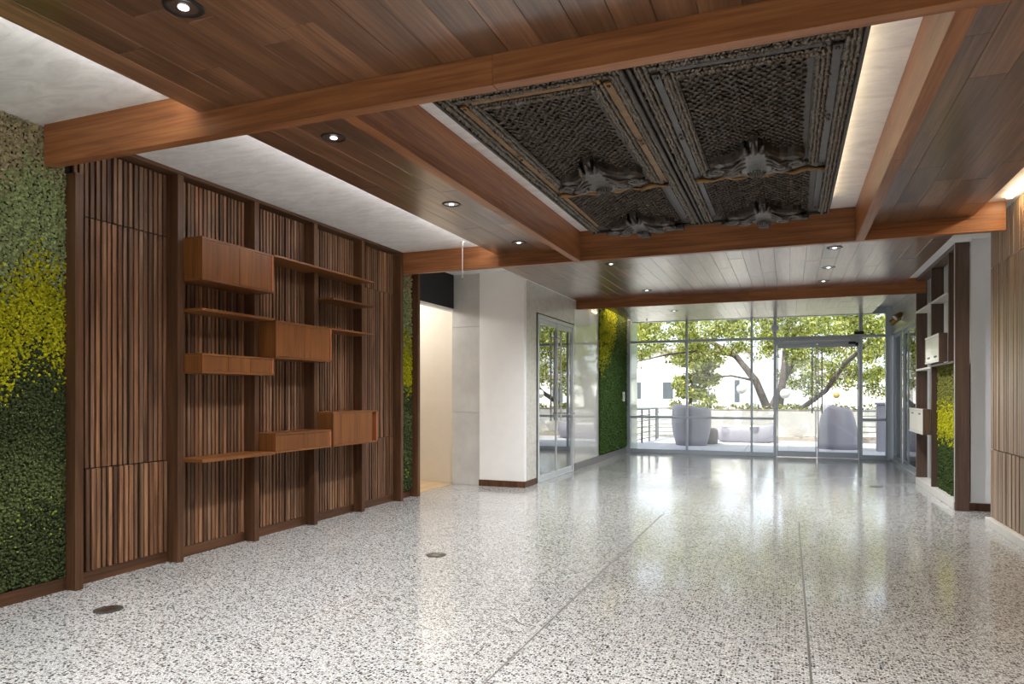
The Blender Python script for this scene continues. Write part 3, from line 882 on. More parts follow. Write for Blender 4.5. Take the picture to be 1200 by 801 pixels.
# recess between shelving and right slat wall
rw = empty('wall_right_recess', (2.5, 9.55, 0))
tag(rw, 'white wall in the recess between shelving and taupe slat wall', 'wall', kind='structure')
box('wall_panel', (1.972, 3.2), (9.50, 9.6), (0, ZC), 'white_paint', rw)
box('wall_panel', (3.1, 3.2), (8.4, 9.5), (0, ZC), 'white_paint', rw)
box('wall_panel', (2.1, 3.1), (8.4, 8.45), (0, ZC), 'white_paint', rw)
tag(box('baseboard_recess', (1.95, 3.1), (9.482, 9.499), (0, 0.09), 'fin'), 'dark brown baseboard in the right recess', 'baseboard', kind='structure')

# ------------------------------------------------------------------ right slat wall
wrn = empty('wall_right', (XR, 6, 0))
tag(wrn, 'vertical slat wall on the right, taupe lightened for window light, with warm light from above', 'wall', kind='structure')
box('backing', (XR + 0.025, XR + 0.14), (Y_BACK, 8.55), (0, ZC), 'dark_back', wrn)
p = 0.06
nsl = int((8.55 - 3.9) / p)
for t, (z0, z1) in enumerate(((0.085, 0.782), (0.79, 2.655), (2.663, ZC - 0.005))):
    for k in range(nsl):
        yc = 8.55 - (k + 0.5) * p
        d = random.choice((0.0, 0.003, 0.006))
        w = random.choice((0.05, 0.053, 0.056))
        box('slat', (XR + d, XR + 0.024), (yc - w / 2, yc + w / 2), (z0, z1), 'slat_taupe_lit', wrn, 0.002)
box('plain_panel', (XR, XR + 0.024), (Y_BACK, 8.55 - nsl * p), (0.085, ZC - 0.005), 'slat_taupe_lit', wrn)
tag(box('baseboard_right', (XR - 0.05, XR + 0.024), (Y_BACK, 8.55), (0, 0.08), 'curb', None, 0.003), 'pale stone base along the right slat wall', 'baseboard', kind='structure')

# ------------------------------------------------------------------ wall behind the camera: daylight comes through its windows
bk = empty('wall_back', (-1.4, Y_BACK, 0))
tag(bk, 'rear wall of the lobby behind the camera', 'wall', kind='structure')
box('pier', (-4.78, -4.5), (Y_BACK - 0.15, Y_BACK), (0, ZC), 'white_paint', bk)
box('pier', (1.7, 2.1), (Y_BACK - 0.15, Y_BACK), (0, ZC), 'white_paint', bk)
box('lintel', (-4.5, 1.7), (Y_BACK - 0.15, Y_BACK), (2.95, ZC), 'white_paint', bk)
w2 = empty('window_2', (-1.4, Y_BACK, 0))
tag(w2, 'wide glazed front behind the camera', 'window', kind='structure')
for i in range(5):
    x = -4.5 + i * 6.2 / 4
    box('mullion', (x - 0.03, x + 0.03), (Y_BACK - 0.12, Y_BACK - 0.02), (0, 2.95), 'alu', w2)
for i in range(4):
    x = -4.5 + i * 6.2 / 4
    box('pane', (x + 0.031, x + 6.2 / 4 - 0.031), (Y_BACK - 0.075, Y_BACK - 0.065), (0.0, 2.95), 'glass', w2)

# ------------------------------------------------------------------ lamps
def downlight(label, x, y, power=45.0, spot=True):
    o = empty('recessed_downlight', (x, y, ZS))
    tag(o, label, 'downlight', 'recessed ceiling downlights')
    bm = bmesh.new()
    lathe(bm, [(0.062, 0.012), (0.062, -0.004), (0.078, -0.006), (0.085, -0.002), (0.085, 0.001)], 28)
    mesh_obj('trim_ring', bm, 'black_metal', o, (0, 0, -0.001), True, True)
    bm = bmesh.new()
    bmesh.ops.create_circle(bm, cap_ends=True, radius=0.061, segments=28)
    for v in bm.verts: v.co.z = 0
    bmesh.ops.reverse_faces(bm, faces=bm.faces)
    mesh_obj('reflector', bm, 'steel', o, (0, 0, -0.003), False, True)
    bm = bmesh.new(); bmesh.ops.create_uvsphere(bm, u_segments=16, v_segments=8, radius=0.024)
    bmesh.ops.scale(bm, vec=(1, 1, 0.35), verts=bm.verts)
    mesh_obj('bulb_lens', bm, 'lens', o, (0, 0, -0.004), True, True)
    if spot:
        l = bpy.data.lights.new('downlight_beam', 'SPOT')
        l.energy = power; l.spot_size = R(140); l.spot_blend = 1.0; l.shadow_soft_size = 0.05; l.color = (0.98, 0.98, 0.98)
        lo = bpy.data.objects.new('downlight_beam', l); lo.location = (0, 0, -0.03)
        link(lo, o)
PW = 140.0
for args in (('large near downlight in the front plank soffit at the top edge', -2.438, 2.276),
             ('first downlight in the narrow soffit left of the coffer, next to the near beam', -2.764, 3.796),
             ('middle downlight of three in the narrow left soffit', -2.765, 5.508),
             ('third downlight in the narrow left soffit, next to the second beam', -2.771, 7.176),
             ('downlight just behind the second beam on the left side', -2.122, 8.787),
             ('left-hand downlight just in front of the far cross beam', -2.124, 11.233),
             ('downlight just behind the second beam on the right side', 0.49, 8.761),
             ('middle of the three right-hand downlights beyond the second beam', 0.492, 10.085),
             ('right-hand downlight just in front of the far cross beam', 0.481, 11.27),
             ('small downlight in the bright soffit inside the glazed front', -2.135, 14.186)):
    downlight(*args, power=PW * (1.4 if 8 < args[2] < 9 else 0.8 if args[2] > 9 else 1.0))
for x, y, w_ in ((0.4, 2.1, 'downlight in the front soffit, just above the picture on the right'), (-2.44, 0.6, 'downlight above the camera on the left side'), (0.4, 0.6, 'downlight above the camera on the right side'), (-1.0, 1.3, 'added downlight above the camera in the middle'), (-1.0, -0.3, 'added downlight behind the camera in the middle')):  # unseen downlights past the frame; middle row added to light the near beam
    downlight(w_, x, y, PW * 1.05)

sd = empty('side_room_lamp', (-5.8, 8.6, ZC - 0.05)); tag(sd, 'ceiling lamp in the side room behind the black panel', 'lamp')
bm = bmesh.new(); rg = lathe(bm, [(0.14, 0.05), (0.16, 0.04), (0.16, 0.0), (0.12, -0.02)], 28); bm.faces.new(rg[-1][::-1])
mesh_obj('diffuser', bm, 'lens', sd, (0, 0, 0), True, True)
l_ = bpy.data.lights.new('lamp_glow', 'POINT'); l_.energy = 38; l_.shadow_soft_size = 0.15; l_.color = (1.0, 0.96, 0.9)
lo_ = bpy.data.objects.new('lamp_glow', l_); lo_.location = (0, 0, -0.25); link(lo_, sd)

def led(label, x, y, z, mat='led'):
    o = empty('led_strip', ((x[0] + x[1]) / 2, (y[0] + y[1]) / 2, z[0]))
    tag(o, label, 'light strip', 'concealed strip lights')
    box('diffuser', x, y, z, mat, o)
    return o
led('warm strip light in the slot above the taupe slat wall', (1.845, 1.885), (2.0, 7.55), (ZC - 0.018, ZC - 0.002))
M['led_cool'] = emit('led_neutral', (1.0, 0.97, 0.94, 1), 60.0)
led('neutral strip light on top of the front soffit edge, lighting the plaster', (XSL + 0.012, XSL + 0.032), (-0.5, Y1[0] - 0.1), (ZS + 0.041, ZS + 0.05), 'led_cool')
led('neutral strip light on top of the narrow left soffit edge, lighting the plaster', (XSL + 0.012, XSL + 0.032), (Y1[1] + 0.1, Y2[0] - 0.1), (ZS + 0.041, ZS + 0.05), 'led_cool')
led('warm strip light above the far moss panel', (-3.325, -3.305), (14.0, 16.0), (ZS + 0.041, ZS + 0.05))

# ------------------------------------------------------------------ small fittings
def floor_box(label, x, y, r=0.085):
    o = empty('floor_outlet', (x, y, 0)); tag(o, label, 'floor outlet', 'round floor outlets')
    bm = bmesh.new(); rg = lathe(bm, [(r, 0.0), (r, 0.003), (r * .92, 0.004), (r * .86, 0.003)], 32); bm.faces.new(rg[-1])
    mesh_obj('cover_plate', bm, 'steel_dark', o, (0, 0, 0.0005), False, True)
    bm = bmesh.new()
    for s in (-1, 1):
        c = bmesh.ops.create_cube(bm, size=1.0)
        bmesh.ops.scale(bm, vec=(r * .9, r * .5, 0.003), verts=c['verts']); bmesh.ops.translate(bm, vec=(0, s * r * .33, 0.005), verts=c['verts'])
    mesh_obj('flap', bm, 'steel', o, (0, 0, 0), False, True)
M['steel_dark'] = plain('dark_steel', lin(88, 86, 82), 0.4, 0.6, 0.08)
floor_box('round metal floor outlet nearest the moss panel', -3.968, 3.121)
floor_box('round metal floor outlet in the open floor, centre left', -2.756, 5.202)
floor_box('round metal floor outlet near the right shelving', 1.196, 11.439)
def cord(label, x, y, z0, z1, r=0.004):
    o = empty('hanging_cord', (x, y, z0)); tag(o, label, 'cord')  # plain cord hanging from the ceiling, not a plumb bob
    bm = bmesh.new(); cyl(bm, (0, 0, 0.02), (0, 0, z1 - z0 - 0.01), r, seg=8); mesh_obj('cord', bm, 'white_plastic', o, (0, 0, 0), True, True)
    bm = bmesh.new(); cyl(bm, (0, 0, z1 - z0 - 0.012), (0, 0, z1 - z0), 0.02, 0.024, 16); mesh_obj('ceiling_cap', bm, 'white_plastic', o, (0, 0, 0), False, True)
    bm = bmesh.new(); cyl(bm, (0, 0, 0), (0, 0, 0.022), 0.008, 0.006, 12); mesh_obj('end_weight', bm, 'steel', o, (0, 0, 0), False, True)
cord('thin white cord hanging from the plaster ceiling before the second beam', -3.57, 7.40, 2.70, ZC, 0.006)
cord('thin cord hanging from the bright soffit near the glazed front', -2.95, 15.6, 2.75, ZS, 0.004)

# ------------------------------------------------------------------ hanging carved panel in the coffer
M['iron'] = plain('old_iron', lin(58, 50, 43), 0.45, 0.35, 0.45, 30, 0.5)
M['iron_leaf'] = plain('worn_tin_leaf', lin(102, 93, 83), 0.3, 0.45, 0.5, 25, 0.3)
M['iron_field'] = plain('dark_tin_scale', lin(96, 82, 70), 0.42, 0.4, 0.45, 22, 0.3)
M['strap_gold'] = plain('ochre_strap', lin(116, 82, 34), 0.45, 0.2, 0.45, 14, 0.3)
M['strap_dark'] = plain('slate_strap', lin(58, 50, 46), 0.35, 0.4, 0.4, 14, 0.3)
M['scroll'] = plain('carved_scroll', lin(80, 74, 69), 0.32, 0.3, 0.4, 18, 0.4)
PX0, PX1, PY0, PY1, PZ = -1.96, 0.36, 3.62, 7.28, 3.10
cp = empty('carved_ceiling_panel', ((PX0 + PX1) / 2, (PY0 + PY1) / 2, PZ))
tag(cp, 'dark antique carved tin panel with scrolls hung inside the ceiling coffer', 'carved panel')
box('backing_slab', (PX0, PX1), (PY0, PY1), (PZ, PZ + 0.045), 'iron', cp)
for k, (x, y) in enumerate(((PX0 + .3, PY0 + .3), (PX1 - .3, PY0 + .3), (PX0 + .3, PY1 - .3), (PX1 - .3, PY1 - .3))):
    bm = bmesh.new(); cyl(bm, (x, y, PZ + 0.045), (x, y, ZK), 0.012, seg=8); mesh_obj_world('hanger_rod', bm, 'black_metal', cp)
for a in ((PX0, PX0 + .022), (PX1 - .022, PX1)):
    box('edge_moulding', a, (PY0, PY1), (PZ - 0.028, PZ), 'iron', cp, 0.004)
for a in ((PY0, PY0 + .022), (PY1 - .022, PY1)):
    box('edge_moulding', (PX0 + .023, PX1 - .023), a, (PZ - 0.028, PZ), 'iron', cp, 0.004)
OCT_V = np.array([[1, 0, 0], [-1, 0, 0], [0, 1, 0], [0, -1, 0], [0, 0, 1], [0, 0, -1.0]])
OCT_F = np.array([[0, 2, 4], [2, 1, 4], [1, 3, 4], [3, 0, 4], [2, 0, 5], [1, 2, 5], [3, 1, 5], [0, 3, 5]])
def leaves(name, P, ang, L_, W_, H_, mat, tilt=0.35):
    n = len(P)
    sL = L_ * RNG.uniform(.75, 1.2, n); sW = W_ * RNG.uniform(.75, 1.25, n); sH = H_ * RNG.uniform(.7, 1.4, n)
    V = np.repeat(OCT_V[None], n, 0) * np.stack([sL, sW, sH], 1)[:, None, :]
    t = RNG.normal(tilt, 0.15, n)
    x = V[:, :, 0] * np.cos(t)[:, None] + V[:, :, 2] * np.sin(t)[:, None]
    z = -V[:, :, 0] * np.sin(t)[:, None] + V[:, :, 2] * np.cos(t)[:, None]
    c, s = np.cos(ang)[:, None], np.sin(ang)[:, None]
    W = np.stack([x * c - V[:, :, 1] * s, x * s + V[:, :, 1] * c, z], 2) + P[:, None, :]
    F_ = OCT_F[None] + (np.arange(n) * 6)[:, None, None]
    o = np_obj(name, W.reshape(-1, 3), F_.reshape(-1, 3), mat, cp)
    o['kind'] = 'stuff'
    return o
def garland(p0, p1, w):
    p0, p1 = np.array(p0, float), np.array(p1, float)
    d = p1 - p0; ln = np.hypot(*d); d /= ln
    n = int(ln / 0.020)
    P, A = [], []
    a0 = math.atan2(d[1], d[0])
    for i in range(n):
        for s in (-1, 0, 1):
            q = p0 + d * (i + .5 + (0.5 if s == 0 else 0)) * ln / n + np.array([-d[1], d[0]]) * s * w * .30
            P.append((q[0] + random.uniform(-.004, .004), q[1] + random.uniform(-.004, .004), PZ - 0.012 - (0.010 if s == 0 else 0)))
            A.append(a0 + s * random.uniform(.5, .9) + random.uniform(-.3, .3))
    leaves('garland_border', np.array(P), np.array(A), 0.030, w * .22, 0.014, 'iron_leaf')
def field(x0, x1, y0, y1):
    P, A = [], []
    px, py = 0.050, 0.036
    for j in range(int((y1 - y0) / py)):
        for i in range(int((x1 - x0) / px)):
            P.append((x0 + (i + .25 + .5 * (j % 2)) * px + random.uniform(-.004, .004), y0 + (j + .5) * py, PZ - 0.004))
            A.append(-math.pi / 2 + (0.55 if i % 2 else -0.55) + random.uniform(-.35, .35))
    leaves('scale_field', np.array(P), np.array(A), 0.034, 0.015, 0.008, 'iron_field', 0.42)
def strap(x, y, mat, rivets=2):
    along_x = (x[1] - x[0]) > (y[1] - y[0])
    L0, L1 = x if along_x else y
    n = max(1, round((L1 - L0) / 0.85)); st = (L1 - L0) / n
    for k in range(n):
        a, b_ = L0 + k * st + 0.004, L0 + (k + 1) * st - 0.004
        s = box('strap', (a, b_) if along_x else x, y if along_x else (a, b_), (PZ - 0.016, PZ), mat, cp, 0.003)
        bm = bmesh.new()
        for q in (a + 0.03, b_ - 0.03):
            c = Vector((q, sum(y) / 2, PZ - 0.018) if along_x else (sum(x) / 2, q, PZ - 0.018)) - wloc(s)
            bmesh.ops.create_uvsphere(bm, u_segments=8, v_segments=5, radius=0.012, matrix=Matrix.Translation(c))
        mesh_obj('rivet', bm, 'steel_dark', s, (0, 0, 0), True, True)

HB = 5.77
for side, (a, b_) in enumerate(((-1.935, -0.835), (-0.775, 0.335))):
    gw = 0.075
    sl_, sr_ = a + gw + .005, b_ - gw - .005 - 0.05          # strap starts
    matL = 'strap_gold' if side == 0 else 'strap_dark'
    strap((sl_, sl_ + 0.045), (3.80, HB - 0.03), matL)
    strap((sr_, sr_ + 0.05), (3.80, HB - 0.03), matL)
    strap((sl_ + 0.05, sr_ - 0.004), (3.752, 3.795), 'strap_gold' if side == 0 else 'strap_dark')
    strap((sl_, sl_ + 0.045), (HB + 0.04, 7.05), matL)
    strap((sr_, sr_ + 0.05), (HB + 0.04, 7.05), 'strap_dark')
    garland((a + gw / 2, 3.66), (a + gw / 2, 7.2), gw)
    garland((b_ - gw / 2, 3.66), (b_ - gw / 2, 7.2), gw)
    garland((a + gw, 3.70), (b_ - gw, 3.70), gw)
    il, ir = sl_ + 0.05 + gw, sr_ - gw
    garland((il - gw / 2, 3.81), (il - gw / 2, 5.66), gw * .95)
    garland((ir + gw / 2, 3.81), (ir + gw / 2, 5.66), gw * .95)
    garland((il, 3.84), (ir, 3.84), gw * .95)
    for x in (il, ir):
        box('inner_bead', (x - 0.006, x + 0.006), (3.885, 5.66), (PZ - 0.018, PZ), 'iron', cp, 0.003)
    field(il + .01, ir - .01, 3.89, 5.68)
    field(sl_ + 0.055, sr_ - 0.008, HB + 0.05, 7.15)
    # ribbon bar between upper and lower field
    bm = bmesh.new()
    n = 26; pts = []; rd = []
    for k in range(n + 1):
        t = k / n
        pts.append((sl_ + (sr_ + .05 - sl_) * t, HB + 0.012 * math.sin(t * 19), PZ - 0.03 + 0.008 * math.sin(t * 31)))
        rd.append(0.017 + 0.006 * math.sin(t * 23 + 1))
    tube(bm, pts, rd, 8)
    mesh_obj_world('ribbon_bar', bm, 'strap_gold', cp, True)
    # scroll ornaments
    half = [(0, .47), (.028, .465), (.034, .40), (.052, .395), (.066, .44), (.085, .36), (.115, .29), (.17, .235), (.225, .215), (.27, .225), (.315, .20), (.345, .145),
            (.335, .09), (.295, .055), (.245, .06), (.20, .03), (.15, .045), (.10, .0), (.05, -.02), (0, -.03)]
    for yb, sc_ in ((5.56, 1.28), (7.18, 1.22)):
        cx = (il + ir) / 2
        out = [(cx + x * .96, yb - y * sc_) for x, y in half] + [(cx - x * .96, yb - y * sc_) for x, y in half[-2:0:-1]]
        bm = bmesh.new()
        yc = yb - .14
        lv = []
        for f_, dz in ((1.0, 0.0), (1.0, -0.045), (0.96, -0.070), (0.84, -0.085), (0.60, -0.088)):
            lv.append([bm.verts.new((cx + (x - cx) * f_, yc + (y - yc) * f_, PZ + dz)) for x, y in out])
        nn = len(out)
        for q in range(len(lv) - 1):
            for k in range(nn):
                bm.faces.new((lv[q][k], lv[q][(k + 1) % nn], lv[q + 1][(k + 1) % nn], lv[q + 1][k]))
        bm.faces.new(lv[-1][::-1])
        bmesh.ops.recalc_face_normals(bm, faces=bm.faces)
        so = mesh_obj_world('scroll_ornament', bm, 'scroll', cp)
        bm = bmesh.new()
        for s in (-1, 1):
            for q in range(2):
                pts = [(cx + s * (.275 - q * .11) + s * .062 * (1 - t / 22) * math.cos(t * .62), yb - .135 * sc_ + q * .05 + .062 * (1 - t / 22) * math.sin(t * .62), PZ - .085 - .01 * q) for t in range(18)]
                tube(bm, pts, [0.021 - 0.0008 * t for t in range(18)], 6)
        for k in range(-3, 4):                                     # shell in the middle
            a_ = k * .36
            tube(bm, [(cx, yb - .03, PZ - .105), (cx + .04 * math.sin(a_), yb - .03 - .045 * math.cos(a_), PZ - .12), (cx + .075 * math.sin(a_), yb - .03 - .08 * math.cos(a_), PZ - .095)], [.008, .013, .006], 6)
        for q in (-1, 0, 1):                                       # three-pronged crest
            tube(bm, [(cx + q * .045, yb - .36 * sc_, PZ - .085), (cx + q * .052, yb - .42 * sc_, PZ - .10), (cx + q * .062, yb - (.50 - .05 * abs(q)) * sc_, PZ - .07)], [.014, .024, .010], 7)
        for q in (-1, 1):                                          # acanthus ribs along the wings
            for w_ in range(3):
                tube(bm, [(cx + q * .07, yb - (.30 - .07 * w_) * sc_, PZ - .088), (cx + q * .16, yb - (.20 - .04 * w_) * sc_, PZ - .105), (cx + q * .25, yb - (.17 - .03 * w_) * sc_, PZ - .085)], [.007, .013, .005], 6)
        mesh_obj('scroll_relief', bm, 'scroll', so, (0, 0, 0), True)
        bm = bmesh.new()                                           # swag below the scroll
        pts = [(cx - .33 + .66 * k / 20, yb + .05 + .03 * math.sin(k / 20 * math.pi), PZ - .03 - .02 * math.sin(k / 20 * math.pi)) for k in range(21)]
        tube(bm, pts, [.012 + .012 * math.sin(k / 20 * math.pi) for k in range(21)], 8)
        mesh_obj_world('swag', bm, 'iron_leaf', cp, True)
    # ledge with a corbel under the far ornaments
    cx = (il + ir) / 2
    box('ledge', (cx - .40, cx + .40), (7.18, 7.262), (PZ - .07, PZ - 0.029), 'iron', cp, 0.008)
    box('corbel', (cx - .055, cx + .055), (7.20, 7.30), (PZ - .115, PZ - .071), 'iron', cp, 0.012)
for x in (-0.832, -0.792):
    box('centre_bar', (x - .012, x + .012), (3.65, 7.24), (PZ - 0.034, PZ), 'iron', cp, 0.006)
M['led_soft'] = emit('led_soft', (1.0, 0.96, 0.92, 1), 4.0)
led('neutral strip light on the left upper edge of the hanging panel', (PX0 + 0.06, PX0 + 0.08), (3.7, 7.2), (PZ + 0.046, PZ + 0.056), 'led_soft')
led('warm strip light on the right upper edge of the hanging panel', (PX1 - 0.05, PX1 - 0.02), (3.7, 7.2), (PZ + 0.046, PZ + 0.056), 'led_panel')

# ------------------------------------------------------------------ outdoors
M['terrace'] = plain('pale_paving', lin(192, 191, 199), 0.6, noise=0.06, nscale=3)
M['ground'] = plain('gravel_ground', lin(176, 172, 160), 0.9, noise=0.3, nscale=2)
M['shell'] = plain('shaded_white_shell', lin(146, 143, 152), 0.45, noise=0.04)  # white shells greyed: the shade they stand in is put into the colour
M['seat'] = plain('taupe_cushion', lin(130, 122, 116), 0.8, noise=0.08)
M['outwall'] = plain('white_render', lin(226, 222, 214), 0.7, noise=0.03)
M['bark'] = plain('grey_bark', lin(92, 82, 80), 0.9, noise=0.35, nscale=9, bump=0.6)
M['leaf'] = attr_mat('leaf', 0.5, 0.45)
M['rail_metal'] = plain('railing_metal', lin(120, 122, 122), 0.4, 0.5)
M['facade'] = plain('white_facade', lin(232, 230, 228), 0.7, noise=0.02)
M['dark_pane'] = plain('dark_window_pane', lin(70, 78, 86), 0.12, spec=0.8)
M['globe'] = plain('white_lantern', lin(240, 238, 232), 0.5)
M['globe_y'] = plain('yellow_lantern', lin(214, 176, 84), 0.5)
M['kerb'] = plain('terrace_kerb', lin(150, 140, 128), 0.8, noise=0.1)
tg = empty('terrace_floor', (0, 20, -0.02)); tag(tg, 'pale paved terrace outside the glazed front', 'terrace', kind='structure')
for ix in range(12):
    for iy in range(6):
        x0, y0 = -6.0 + ix * 1.0, YG + 0.11 + iy * 1.03
        box('paver', (x0 + .004, x0 + .996), (y0 + .004, y0 + 1.026), (-0.06, -0.02), 'terrace', tg, 0.003)
gr = box('garden_ground', (-60, 60), (-40, 90), (-0.30, -0.13), 'ground'); tag(gr, 'pale gravel ground around the building', 'ground', kind='structure')
wg = box('wall_wing', (-3.62, -3.52), (YG + 0.08, 17.35), (-0.12, 3.42), 'frost'); tag(wg, 'pale green wing wall just outside the glazed front', 'wall', kind='structure')

def shell_chair(label, x, y, rz, w, h, lean, base):
    o = empty('lounge_chair', (x, y, -0.02), rz)
    tag(o, label, 'lounge chair', 'moulded lounge chairs on the terrace')
    bm = bmesh.new(); seg = 36
    # open shell: high back toward -y (local), low open front
    def ring(f, grow, zf):
        return [bm.verts.new((w / 2 * grow * math.cos(a), w / 2 * grow * math.sin(a) * .92, zf(a))) for a in [2 * math.pi * k / seg for k in range(seg)]]
    top = lambda a: h * (1.0 - 0.06 * math.cos(a) - 0.42 * min(1, max(0, (math.sin(a) + 0.25) / 0.9)) ** 1.3)
    rs = [ring(0, base, lambda a: 0.0)]
    for f in (.15, .35, .55, .75, .9, 1.0):
        rs.append(ring(f, base + (lean - base) * f + 0.10 * math.sin(f * math.pi), lambda a, f=f: top(a) * f))
    for f, g in ((1.0, -.08), (.75, -.10), (.55, -.12)):
        rs.append(ring(f, base + (lean - base) * f + 0.10 * math.sin(f * math.pi) + g, lambda a, f=f: top(a) * f * (1 if f == 1 else .98)))
    for i in range(len(rs) - 1):
        for k in range(seg):
            bm.faces.new((rs[i][k], rs[i][(k + 1) % seg], rs[i + 1][(k + 1) % seg], rs[i + 1][k]))
    bm.faces.new(rs[0][::-1])
    s = mesh_obj('shell', bm, 'shell', o, (0, 0, 0), True, True)
    bm = bmesh.new()
    rg = lathe(bm, [(w * .36, h * .30), (w * .385, h * .34), (w * .385, h * .40), (w * .34, h * .43)], 28); bm.faces.new(rg[-1]); bm.faces.new(rg[0][::-1])
    bmesh.ops.scale(bm, vec=(1, .9, 1), verts=bm.verts)
    mesh_obj('seat_cushion', bm, 'seat', o, (0, 0, 0), True, True)
    return o
shell_chair('pale moulded lounge chair turned away, behind the left window bay', -2.45, 19.35, 0.35, 1.12, 1.06, .92, .72)
shell_chair('tall pale moulded lounge chair behind the entrance door', 1.16, 19.4, -0.1, 0.98, 1.08, .66, .98)
bm = bmesh.new()
rg = lathe(bm, [(.15, 0), (.22, .02), (.235, .2), (.225, .38), (.20, .42), (0.12, .425)], 28); bm.faces.new(rg[-1]); bm.faces.new(rg[0][::-1])
ot = empty('side_stool', (-2.04, 20.0, -0.02)); tag(ot, 'small round taupe stool between the lounge chair and the bench', 'stool')
mesh_obj('body', bm, 'seat', ot, (0, 0, 0), True, True)
bm = bmesh.new(); rg = lathe(bm, [(.12, .426), (.17, .43), (.17, .445), (.1, .45)], 28); bm.faces.new(rg[-1])
mesh_obj('top_pad', bm, 'shell', ot, (0, 0, 0), True, True)
bn = empty('terrace_bench', (-1.15, 21.2, -0.02)); tag(bn, 'long low white moulded bench in front of the garden wall', 'bench')
bm = bmesh.new()
prof = [(.86, .0), (1.0, .06), (1.08, .25), (1.05, .40), (.98, .44), (.90, .40)]
rs = []
for sx, z in prof:
    rs.append([bm.verts.new((.78 * sx * math.copysign(abs(math.cos(a)) ** .7, math.cos(a)), .42 * sx * math.copysign(abs(math.sin(a)) ** .7, math.sin(a)), z + .10 * max(0, math.cos(a)) * (z > .3))) for a in [2 * math.pi * k / 40 for k in range(40)]])
for i in range(len(rs) - 1):
    for k in range(40):
        bm.faces.new((rs[i][k], rs[i][(k + 1) % 40], rs[i + 1][(k + 1) % 40], rs[i + 1][k]))
bm.faces.new(rs[0][::-1]); bm.faces.new(rs[-1])
mesh_obj('shell', bm, 'shell', bn, (0, 0, 0), True, True)
box('seat_pad', (-1.15 - .60, -1.15 + .55), (20.95, 21.45), (0.40, 0.45), 'outwall', bn, 0.02)

gw_ = empty('garden_wall', (0.2, 22.5, 0)); tag(gw_, 'low white rendered garden wall with leaf shadows at the terrace edge', 'wall', kind='structure')
for a, b_ in ((-2.9, -0.35), (-0.345, 3.6)):
    box('wall_panel', (a, b_), (22.4, 22.65), (-0.05, 0.86), 'outwall', gw_, 0.01)
box('coping', (-2.92, 3.62), (22.38, 22.67), (0.861, 0.90), 'kerb', gw_, 0.005)
kb = box('trim_4', (-2.9, 3.6), (22.05, 22.395), (-0.05, 0.10), 'kerb', None, 0.01); tag(kb, 'low tan kerb at the foot of the garden wall', 'trim', kind='structure')

def railing(label, p0, p1, h, nb=5):
    p0, p1 = Vector(p0), Vector(p1)
    o = empty('terrace_railing', p0); tag(o, label, 'railing')
    d = p1 - p0; n = max(2, int(d.length / 0.75) + 1)
    for k in range(n):
        q = d * (k / (n - 1))
        bm = bmesh.new(); cyl(bm, q, q + Vector((0, 0, h)), 0.028, seg=10); mesh_obj('post', bm, 'rail_metal', o, (0, 0, 0), False, True)
    for k in range(nb + 1):
        z = h * (0.14 + 0.86 * k / nb)
        bm = bmesh.new(); cyl(bm, Vector((0, 0, z)), d + Vector((0, 0, z)), 0.026 if k == nb else 0.013, seg=8); mesh_obj('rail', bm, 'rail_metal', o, (0, 0, 0), False, True)
railing('grey metal railing left of the lounge chair on the terrace', (-4.6, 21.6, -0.05), (-2.95, 21.9, -0.05), 0.98, 7)
railing('grey metal railing at the left terrace edge, nearest the glazed front', (-4.0, 18.2, -0.05), (-3.75, 21.3, -0.05), 0.98, 5)
railing('grey metal railing at the right end of the terrace', (1.75, 20.2, -0.05), (3.4, 20.4, -0.05), 0.98, 6)
pot = empty('terrace_planter', (2.12, 18.9, -0.05)); tag(pot, 'tall bluish planter pillar behind the right window bay', 'planter')
box('body', (1.98, 2.26), (18.76, 19.04), (-0.05, 1.1), 'shell', pot, 0.02)
box('rim', (1.95, 2.29), (18.73, 19.07), (1.101, 1.16), 'shell', pot, 0.01)

